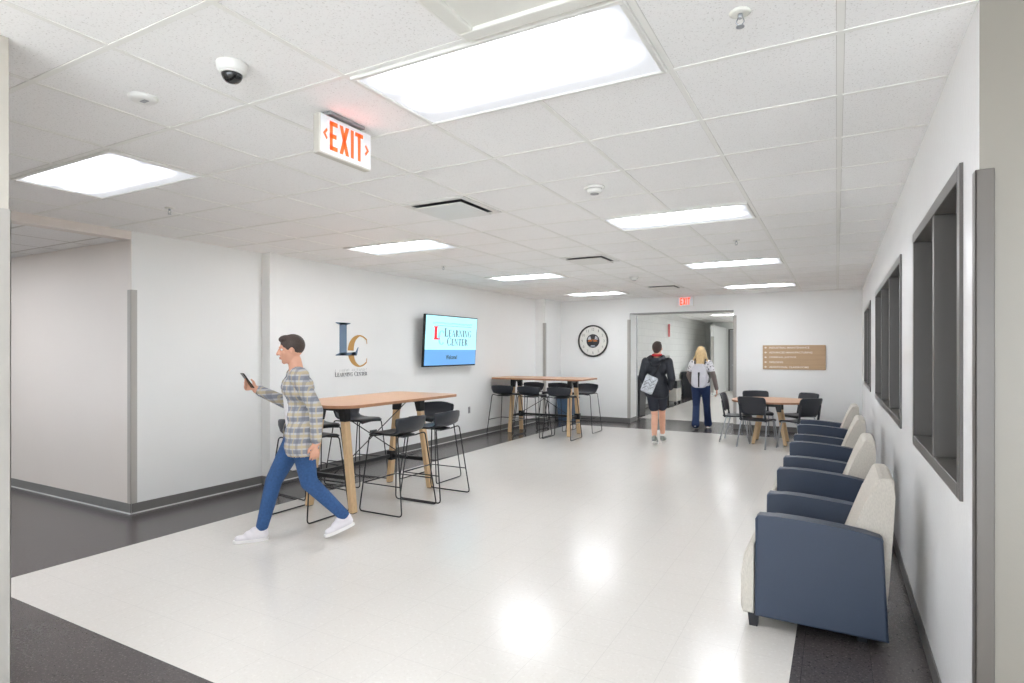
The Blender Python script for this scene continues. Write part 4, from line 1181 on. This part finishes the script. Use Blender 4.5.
def head_prims(bm, c, f, up=Vector((0, 0, 1)), k=1.0):
    """c head centre, f facing unit vector"""
    r = f.cross(up).normalized()
    rot = Matrix((r, f, up)).transposed()
    P = lambda a, b, z: c + r * a * k + f * b * k + up * z * k
    ellipsoid(bm, P(0, -0.012, 0.022), (0.074 * k, 0.093 * k, 0.092 * k), rot)
    ellipsoid(bm, P(0, 0.020, -0.035), (0.060 * k, 0.068 * k, 0.078 * k), rot)
    capsule(bm, P(0, 0.062, -0.092), 0.020 * k, P(0, 0.055, -0.080), 0.03 * k, 10)     # chin
    capsule(bm, P(0, 0.084, 0.018), 0.0095 * k, P(0, 0.106, -0.022), 0.013 * k, 10)    # nose
    for s in (-1, 1):
        ellipsoid(bm, P(s * 0.011, 0.096, -0.026), (0.009 * k, 0.010 * k, 0.008 * k), rot)
        ellipsoid(bm, P(s * 0.030, 0.080, 0.033), (0.024 * k, 0.012 * k, 0.008 * k), rot)   # brow
        ellipsoid(bm, P(s * 0.038, 0.066, -0.022), (0.022 * k, 0.018 * k, 0.022 * k), rot)  # cheek
        ellipsoid(bm, P(s * 0.076, -0.005, -0.005), (0.010 * k, 0.018 * k, 0.031 * k), rot) # ear
    ellipsoid(bm, P(0, 0.082, -0.052), (0.024 * k, 0.012 * k, 0.006 * k), rot)
    ellipsoid(bm, P(0, 0.080, -0.063), (0.021 * k, 0.012 * k, 0.007 * k), rot)
    return P, rot

def face_parts(P, rot, parent, k=1.0):
    bm = NB()
    for s in (-1, 1): ellipsoid(bm, P(s * 0.031, 0.0715, 0.012), (0.0145 * k, 0.0125 * k, 0.0085 * k), rot)
    for f in bm.faces: f.smooth = True
    e = obj('eyes', bm, M['eye_white'], parent)
    bm = NB()
    for s in (-1, 1): ellipsoid(bm, P(s * 0.031, 0.0815, 0.012), (0.0068 * k, 0.0040 * k, 0.0062 * k), rot)
    obj('iris', bm, M['eye_dark'], e)
    bm = NB()
    ellipsoid(bm, P(0, 0.091, -0.053), (0.023 * k, 0.006 * k, 0.005 * k), rot); ellipsoid(bm, P(0, 0.0905, -0.062), (0.019 * k, 0.006 * k, 0.006 * k), rot)
    for f in bm.faces: f.smooth = True
    obj('lips', bm, M['lips'], parent)

def shoe(parent, heel, toe, m, up=None, sock=None):
    heel, toe = Vector(heel), Vector(toe)
    d = (toe - heel).normalized(); L = (toe - heel).length
    s = d.cross(Vector((0, 0, 1))).normalized(); u = s.cross(d).normalized()
    bm = NB()
    capsule(bm, heel + d * 0.040 + u * 0.055, 0.041, heel + d * L * 0.55 + u * 0.050, 0.045, 12)
    capsule(bm, heel + d * L * 0.5 + u * 0.038, 0.042, heel + d * (L - 0.045) + u * 0.034, 0.034, 12, flat=(u, 0.8))
    capsule(bm, heel + d * 0.045 + u * 0.085, 0.042, heel + d * 0.11 + u * 0.080, 0.040, 12)
    o = blob('shoe', bm, 0.007, m, parent, 4)
    bm = NB()
    pts = []
    for k in range(24):
        a = 2 * PI * k / 24; c, q = math.cos(a), math.sin(a)
        x = L / 2 + c * L / 2; w = (0.040 + 0.006 * c) * math.copysign(abs(q) ** 0.7, q)
        pts.append((x, w))
    prism(bm, pts, lambda x, w, t: heel + d * x + s * w + u * t, 0.0, 0.024, 0.003, 1)
    obj('sole', bm, M['sole'], o)
    return o

def foot_prims(bm, ankle, toe):
    ankle, toe = Vector(ankle), Vector(toe)
    d = (toe - ankle); d.normalize()
    capsule(bm, ankle + V(0, 0, -0.005), 0.030, ankle.lerp(toe, 0.5), 0.024, 10); capsule(bm, ankle.lerp(toe, 0.45), 0.024, ankle.lerp(toe, 0.8), 0.018, 10)

# local frame of each person: +Y forward, +X their right, origin on the floor below the pelvis
def torso(bm, g, pelvis, chest, sh_w=0.175, lean=V(0, 0, 0)):
    capsule(bm, pelvis + V(-0.07, 0, 0.0), 0.105 + g, pelvis + V(0.07, 0, 0.0), 0.105 + g, flat=((0, 1, 0), 0.95))
    mid = pelvis.lerp(chest, 0.45)
    capsule(bm, mid + V(-0.055, 0, 0), 0.098 + g, mid + V(0.055, 0, 0), 0.098 + g, flat=((0, 1, 0), 0.95))
    capsule(bm, pelvis + V(0, 0, 0.03), 0.12 + g, chest, 0.12 + g, flat=((0, 1, 0), 0.88))
    capsule(bm, chest + V(-0.075, 0, 0.02), 0.105 + g, chest + V(0.075, 0, 0.02), 0.105 + g, flat=((0, 1, 0), 1.0))
    capsule(bm, chest + V(-sh_w + 0.02, 0, 0.115), 0.058 + g, chest + V(sh_w - 0.02, 0, 0.115), 0.058 + g)

def limb(bm, pts, rs, g=0.0, seg=14):
    for (a, ra), (b, rb) in zip(list(zip(pts, rs))[:-1], list(zip(pts, rs))[1:]): capsule(bm, a, ra + g, b, rb + g, seg)

# --- person 1: plaid shirt, walking with a phone ------------------------------
heading = math.atan2(-0.57, -0.76)            # direction of travel (dx, dy)
rz = -math.atan2(-0.57, -0.76)                # rotate +Y onto (-0.57, -0.76)
p1 = thing('person', 'person in open grey plaid shirt, white tee and jeans, mid-stride, raising a phone', 'person', (-3.95, 3.51, 0), rz)
pel, che = V(0, 0, 0.90), V(0, 0.03, 1.25)
shL, shR = V(-0.185, 0.03, 1.37), V(0.185, 0.03, 1.37)
elL, wrL = V(-0.26, -0.10, 1.10), V(-0.25, -0.10, 0.85)
elR, wrR = V(0.25, 0.08, 1.12), V(0.13, 0.32, 1.25)
hipL, knL, anL = V(-0.09, 0, 0.88), V(-0.10, -0.06, 0.49), V(-0.09, -0.36, 0.165)
hipR, knR, anR = V(0.09, 0, 0.88), V(0.10, 0.20, 0.49), V(0.09, 0.30, 0.085)
hc = V(0, 0.075, 1.585)
legr = [0.085, 0.056, 0.040]
bm = NB(); torso(bm, 0, pel, che)
for A in ((hipL, knL, anL), (hipR, knR, anR)): limb(bm, A, legr)
for A in ((shL, elL, wrL), (shR, elR, wrR)): limb(bm, A, [0.050, 0.039, 0.027])
foot_prims(bm, anL, anL + V(0, 0.13, -0.115)); foot_prims(bm, anR, anR + V(0, 0.17, -0.045))
capsule(bm, V(0, 0.02, 1.36), 0.062, V(0, 0.045, 1.50), 0.054)
P, rot = head_prims(bm, hc, V(0, 1, -0.12).normalized(), V(0, 0.12, 1).normalized())
hand_prims(bm, wrL + V(0, 0, -0.015), V(0, 0.10, -1), V(1, 0, 0), V(0, 1, 0.1), 0.35)
hand_prims(bm, wrR + V(-0.005, 0.015, 0.005), V(-0.45, 0.75, 0.35), V(-0.55, -0.15, 0.6), V(0.15, -0.35, 0.8), 0.5)
body1 = blob('body', bm, 0.0055, M['skin'], p1, 5)
face_parts(P, rot, p1)
bm = NB(); ellipsoid(bm, P(0, -0.022, 0.038), (0.083, 0.099, 0.094), rot); ellipsoid(bm, P(0, 0.030, 0.095), (0.060, 0.055, 0.034), rot)
bmesh.ops.bisect_plane(bm, geom=list(bm.verts) + list(bm.edges) + list(bm.faces), plane_co=P(0, 0.07, 0.045), plane_no=(V(0, 0.75, -0.66)), clear_outer=True)
for e in [e for e in bm.edges if e.is_boundary]: pass
bmesh.ops.holes_fill(bm, edges=[e for e in bm.edges if e.is_boundary])
blob('hair', bm, 0.007, M['hair_dark'], p1, 3)
bm = NB(); torso(bm, 0.008, pel, che)
bmesh.ops.bisect_plane(bm, geom=list(bm.verts) + list(bm.edges) + list(bm.faces), plane_co=(0, 0, 0.86), plane_no=(0, 0, -1), clear_outer=True)
bmesh.ops.holes_fill(bm, edges=[e for e in bm.edges if e.is_boundary])
blob('tee', bm, 0.009, M['tee'], p1, 4)
# open shirt: torso shell with the front cut away, plus sleeves
bm = NB(); torso(bm, 0.026, V(0, -0.005, 0.87), che + V(0, -0.008, 0))
capsule(bm, V(-0.10, -0.005, 0.80), 0.145, V(0.10, 0.0, 0.80), 0.145, flat=((0, 1, 0), 0.98)); capsule(bm, V(-0.085, -0.005, 0.90), 0.142, V(0.085, -0.005, 0.90), 0.142)
o = blob('shirt', bm, 0.009, M['plaid'], p1, 5)
me = o.data; bm = NB(); bm.from_mesh(me)
kill = [f for f in bm.faces if (f.calc_center_median().y > 0.05 and abs(f.calc_center_median().x) < 0.095 + 0.02 * (1.4 - f.calc_center_median().z)) or f.calc_center_median().z < 0.72]
bmesh.ops.delete(bm, geom=kill, context='FACES'); bmesh.ops.recalc_face_normals(bm, faces=bm.faces)
bmesh.ops.solidify(bm, geom=list(bm.faces), thickness=0.004)
for f in bm.faces: f.smooth = True
bm.to_mesh(me); bm.free()
for A, w in (((shL, elL, wrL), 0), ((shR, elR, wrR), 0)):
    bm = NB(); e2 = A[2].lerp(A[1], 0.06); limb(bm, (A[0], A[1], e2), [0.066, 0.056, 0.045]); capsule(bm, A[0] + V(0, 0, -0.01), 0.07, A[0].lerp(A[1], 0.3), 0.063)
    blob('sleeve', bm, 0.008, M['plaid'], p1, 4)
bm = NB(); capsule(bm, V(-0.07, 0, 0.89), 0.113, V(0.07, 0, 0.89), 0.113, flat=((0, 1, 0), 0.97))
for A in ((hipL, knL, anL), (hipR, knR, anR)): limb(bm, (A[0], A[1], A[1].lerp(A[2], 0.93)), [0.103, 0.070, 0.050])
blob('jeans', bm, 0.009, M['denim'], p1, 5)
shoe(p1, anR + V(0, -0.06, -0.085), anR + V(0, 0.215, -0.083), M['shoe_white'])
shoe(p1, anL + V(0, -0.075, -0.072), anL + V(0, 0.175, -0.153), M['shoe_white'])
ph = obj('phone', (lambda b: (box(b, -0.036, 0.036, -0.004, 0.004, -0.075, 0.075, 0.003, 1), b)[1])(NB()), M['phone'])
# the phone lies across the palm of the raised hand
Rz1 = Matrix.Rotation(rz, 4, 'Z'); Tp = Matrix.Translation(V(-3.95, 3.51, 0)) @ Rz1
ph.matrix_world = Tp @ Matrix.Translation(wrR + V(-0.085, 0.085, 0.085)) @ Matrix.Rotation(R(18), 4, 'Z') @ Matrix.Rotation(R(-35), 4, 'X')
tag(ph, 'black phone held up in the raised hand of the person in plaid', 'phone')

# --- person 2: hooded dark jacket, seen from behind ---------------------------
p2 = thing('person', 'person in black hooded jacket and dark shorts walking away, patterned bag at the back', 'person', (-2.665, 9.95, 0), R(3))
pel, che = V(0, 0, 0.92), V(0, 0.02, 1.27)
shL, shR = V(-0.19, 0.02, 1.40), V(0.19, 0.02, 1.40)
elL, wrL = V(-0.245, -0.02, 1.13), V(-0.19, 0.14, 0.95)
elR, wrR = V(0.255, -0.05, 1.12), V(0.20, 0.12, 0.96)
hipL, knL, anL = V(-0.08, 0, 0.90), V(-0.045, 0.05, 0.49), V(-0.01, -0.15, 0.11)
hipR, knR, anR = V(0.08, 0, 0.90), V(0.045, 0.22, 0.51), V(0.03, 0.34, 0.09)
hc = V(0, 0.04, 1.62)
bm = NB(); torso(bm, 0, pel, che)
for A in ((hipL, knL, anL), (hipR, knR, anR)): limb(bm, (A[0], A[1], A[1].lerp(A[2], 0.35) + V(0, -0.012, 0), A[2]), [0.085, 0.055, 0.056, 0.036])
for A in ((shL, elL, wrL), (shR, elR, wrR)): limb(bm, A, [0.050, 0.039, 0.027])
foot_prims(bm, anL, anL + V(0, 0.16, -0.075)); foot_prims(bm, anR, anR + V(0, 0.17, -0.045))
capsule(bm, V(0, 0.01, 1.39), 0.062, V(0, 0.025, 1.54), 0.055)
P, rot = head_prims(bm, hc, V(0, 1, 0), V(0, 0, 1))
hand_prims(bm, wrL + V(0.01, 0.01, -0.012), V(0.25, 0.7, -0.6), V(1, 0, 0), V(0, 0.5, 0.8), 0.4)
hand_prims(bm, wrR + V(-0.01, 0.01, -0.012), V(-0.25, 0.7, -0.6), V(-1, 0, 0), V(0, 0.5, 0.8), 0.4)
blob('body', bm, 0.006, M['skin'], p2, 5)
face_parts(P, rot, p2)
bm = NB(); ellipsoid(bm, P(0, -0.022, 0.030), (0.082, 0.100, 0.096), rot); ellipsoid(bm, P(0, -0.06, -0.03), (0.06, 0.045, 0.05), rot); ellipsoid(bm, P(0, 0.03, 0.09), (0.060, 0.055, 0.034), rot)
bmesh.ops.bisect_plane(bm, geom=list(bm.verts) + list(bm.edges) + list(bm.faces), plane_co=P(0, 0.07, 0.045), plane_no=(V(0, 0.8, -0.55)), clear_outer=True)
bmesh.ops.holes_fill(bm, edges=[e for e in bm.edges if e.is_boundary])
blob('hair', bm, 0.007, M['hair_dark'], p2, 3)
bm = NB(); torso(bm, 0.022, V(0, 0, 0.95), che, 0.18); capsule(bm, V(-0.08, 0, 0.89), 0.13, V(0.08, 0, 0.89), 0.13, flat=((0, 1, 0), 0.95))
for A in ((shL, elL, wrL), (shR, elR, wrR)): limb(bm, A, [0.072, 0.066, 0.052])
blob('jacket', bm, 0.010, M['jacket'], p2, 4)
bm = NB(); pts = [(-0.10, 0.02, 1.47), (-0.11, -0.09, 1.45), (-0.05, -0.15, 1.42), (0.05, -0.15, 1.42), (0.11, -0.09, 1.45), (0.10, 0.02, 1.47)]
for a, b in zip(pts[:-1], pts[1:]): capsule(bm, a, 0.045, b, 0.045)
ellipsoid(bm, (0, -0.12, 1.38), (0.10, 0.05, 0.08)); blob('hood', bm, 0.010, M['jacket'], p2, 4)
bm = NB(); tube(bm, [(0.068 * math.cos(2 * PI * k / 20), 0.012 + 0.072 * math.sin(2 * PI * k / 20), 1.512 + 0.005 * math.sin(2 * PI * k / 20)) for k in range(20)], 0.019, 8, True); obj('collar', bm, M['red_cloth'], p2)
bm = NB(); capsule(bm, V(-0.07, 0, 0.90), 0.118, V(0.07, 0, 0.90), 0.118, flat=((0, 1, 0), 0.95))
for A in ((hipL, knL), (hipR, knR)): limb(bm, (A[0], A[0].lerp(A[1], 0.66)), [0.104, 0.088])
blob('shorts', bm, 0.009, M['shorts'], p2, 3)
for A in (anL, anR):
    bm = NB(); k_ = knL if A is anL else knR; limb(bm, (A + V(0, 0, -0.02), A.lerp(k_, 0.22)), [0.042, 0.042]); blob('sock', bm, 0.007, M['sock'], p2, 2)
shoe(p2, anL + V(0, -0.075, -0.045), anL + V(0, 0.19, -0.11), M['shoe_grey']); shoe(p2, anR + V(0, -0.065, -0.09), anR + V(0, 0.215, -0.088), M['shoe_grey'])
bg = thing('sling_bag', 'white and black patterned sling bag on the back of the person in the black jacket', 'bag', (-2.665, 9.95, 0), R(3))
bm = NB(); box(bm, -0.105, 0.105, -0.035, 0.035, -0.15, 0.15, 0.03, 3)
for v in bm.verts: v.co = Matrix.Rotation(R(22), 3, 'Y') @ v.co + V(-0.085, -0.19, 1.02)
obj('pouch', bm, M['bag'], bg)
bm = NB()
for a in (-0.06, 0.0, 0.06):
    tube(bm, [Matrix.Rotation(R(22), 3, 'Y') @ V(x, 0, z) + V(-0.085, -0.2275, 1.02) for x, z in ((-0.08, a - 0.04), (-0.02, a + 0.03), (0.03, a - 0.01), (0.08, a + 0.05))], 0.004, 6)
obj('print', bm, M['strap_black'], bg)
bm = NB(); tube(bm, fillet([(-0.03, -0.175, 1.15), (0.05, -0.172, 1.27), (0.10, -0.13, 1.42), (0.115, -0.02, 1.50), (0.06, 0.12, 1.42), (-0.10, 0.17, 1.2), (-0.20, 0.08, 1.02), (-0.20, -0.08, 0.98), (-0.15, -0.18, 0.97)], 0.05), 0.011, 8); obj('strap', bm, M['strap_black'], bg)

# --- person 3: blond hair, pale backpack --------------------------------------
p3 = thing('person', 'person with long blond hair, printed blouse and dark flared jeans walking into the corridor', 'person', (-2.40, 12.28, 0), R(4))
pel, che = V(0, 0, 0.89), V(0, 0.02, 1.22)
shL, shR = V(-0.16, 0.02, 1.34), V(0.16, 0.02, 1.34)
elL, wrL = V(-0.24, 0.02, 1.09), V(-0.20, 0.15, 0.93)
elR, wrR = V(0.25, -0.03, 1.08), V(0.30, 0.02, 0.83)
hipL, knL, anL = V(-0.085, 0, 0.87), V(-0.09, 0.02, 0.47), V(-0.085, -0.12, 0.11)
hipR, knR, anR = V(0.085, 0, 0.87), V(0.09, 0.20, 0.48), V(0.10, 0.38, 0.085)
hc = V(0, 0.03, 1.555)
bm = NB(); torso(bm, -0.012, pel, che, 0.155)
for A in ((hipL, knL, anL), (hipR, knR, anR)): limb(bm, A, [0.086, 0.055, 0.038])
for A in ((shL, elL, wrL), (shR, elR, wrR)): limb(bm, A, [0.043, 0.034, 0.024])
foot_prims(bm, anL, anL + V(0, 0.15, -0.075)); foot_prims(bm, anR, anR + V(0, 0.16, -0.045))
capsule(bm, V(0, 0.01, 1.33), 0.052, V(0, 0.02, 1.47), 0.046)
P, rot = head_prims(bm, hc, V(0, 1, 0), V(0, 0, 1), 0.95)
hand_prims(bm, wrL + V(0.01, 0.012, -0.01), V(0.2, 0.7, -0.6), V(1, 0, 0), V(0, 0.5, 0.8), 0.4)
hand_prims(bm, wrR + V(0.0, 0, -0.015), V(0.1, 0.05, -1), V(-1, 0, 0), V(0, 1, 0.1), 0.35)
blob('body', bm, 0.006, M['skin'], p3, 5)
face_parts(P, rot, p3, 0.95)
bm = NB(); ellipsoid(bm, P(0, -0.022, 0.030), (0.086, 0.102, 0.098), rot); ellipsoid(bm, P(0, 0.035, 0.085), (0.06, 0.055, 0.034), rot)
for s in (-1, 1):
    capsule(bm, P(s * 0.075, -0.02, 0.0), 0.035, P(s * 0.115, -0.03, -0.20), 0.030)
    capsule(bm, P(s * 0.04, -0.07, -0.02), 0.05, P(s * 0.06, -0.085, -0.24), 0.032)
capsule(bm, P(0, -0.07, -0.02), 0.055, P(0, -0.085, -0.26), 0.03)
capsule(bm, P(-0.09, -0.04, -0.08), 0.035, P(-0.17, -0.03, -0.22), 0.02); capsule(bm, P(0.09, -0.04, -0.10), 0.035, P(0.15, -0.05, -0.22), 0.022)
blob('hair', bm, 0.008, M['hair_blond'], p3, 4)
bm = NB(); torso(bm, 0.01, V(0, 0, 0.90), che, 0.165)
for A in ((shL, elL), (shR, elR)): limb(bm, (A[0], A[0].lerp(A[1], 0.55)), [0.064, 0.066])
blob('blouse', bm, 0.009, M['blouse'], p3, 4)
for A in ((shL, elL, wrL), (shR, elR, wrR)):
    bm = NB(); limb(bm, (A[0].lerp(A[1], 0.5), A[1], A[2]), [0.052, 0.050, 0.040]); blob('sleeve', bm, 0.008, M['sleeve_taupe'], p3, 3)
bm = NB(); capsule(bm, V(-0.065, 0, 0.88), 0.115, V(0.065, 0, 0.88), 0.115, flat=((0, 1, 0), 0.97))
for A in ((hipL, knL, anL), (hipR, knR, anR)):
    limb(bm, A, [0.102, 0.070, 0.072]); capsule(bm, A[1].lerp(A[2], 0.6), 0.066, A[2] + V(0, 0, -0.0), 0.080)
blob('jeans', bm, 0.009, M['denim_dark'], p3, 4)
shoe(p3, anL + V(0, -0.08, -0.03), anL + V(0, 0.17, -0.11), M['shoe_brown']); shoe(p3, anR + V(0, -0.065, -0.085), anR + V(0, 0.19, -0.083), M['shoe_brown'])
bp = thing('backpack', 'pale grey backpack with a black centre strip worn by the blond-haired person', 'backpack', (-2.40, 12.28, 0), R(4))
bm = NB(); prism(bm, rrect(0.155, 0.235, 0.09), lambda u, v, q: Vector((u * (1.0 - 0.12 * (v > 0)), q, v + 1.09)), -0.28, -0.15, 0.04, 4, smooth=True)
obj('pack_body', bm, M['backpack'], bp)
bm = NB(); prism(bm, rrect(0.115, 0.11, 0.05), lambda u, v, q: Vector((u, q, v + 0.99)), -0.315, -0.278, 0.015, 3, smooth=True); obj('pocket', bm, M['backpack'], bp)
bm = NB(); prism(bm, [(-0.012, 0.87), (0.012, 0.87), (0.016, 1.16), (-0.016, 1.16)], lambda u, v, q: Vector((u, q, v)), -0.322, -0.28); obj('centre_strip', bm, M['strap_black'], bp)
for s in (-1, 1):
    bm = NB(); tube(bm, fillet([(s * 0.09, -0.165, 1.27), (s * 0.10, -0.10, 1.40), (s * 0.105, 0.02, 1.43), (s * 0.10, 0.15, 1.28), (s * 0.13, 0.13, 1.08), (s * 0.165, -0.03, 0.97), (s * 0.13, -0.16, 0.94)], 0.04), 0.013, 8); obj('shoulder_strap', bm, M['strap_black'], bp)

# ------------------------------------------------------------------ world, camera, view
w = bpy.data.worlds.new('world'); sc.world = w; w.use_nodes = True
w.node_tree.nodes['Background'].inputs[0].default_value = (0.96, 0.99, 1.06, 1); w.node_tree.nodes['Background'].inputs[1].default_value = DAY

cam = bpy.data.cameras.new('camera'); co = bpy.data.objects.new('camera', cam); COL.objects.link(co)
co.location = (0, 0, 1.575); co.rotation_euler = (PI / 2, 0, 0.50124)
cam.sensor_width = 36; cam.lens = 592.9 / 1024 * 36; cam.shift_y = 9.7 / 1024; cam.clip_start = 0.05; cam.clip_end = 100
sc.camera = co

sc.view_settings.view_transform = 'Standard'; sc.view_settings.look = 'None'; sc.view_settings.gamma = 1.0
sc.view_settings.use_curve_mapping = False
sc.view_settings.exposure = 0.5
try:
    sc.cycles.use_denoising = True; sc.cycles.max_bounces = 16; sc.cycles.diffuse_bounces = 12; sc.cycles.sample_clamp_indirect = 40.0
except Exception: pass
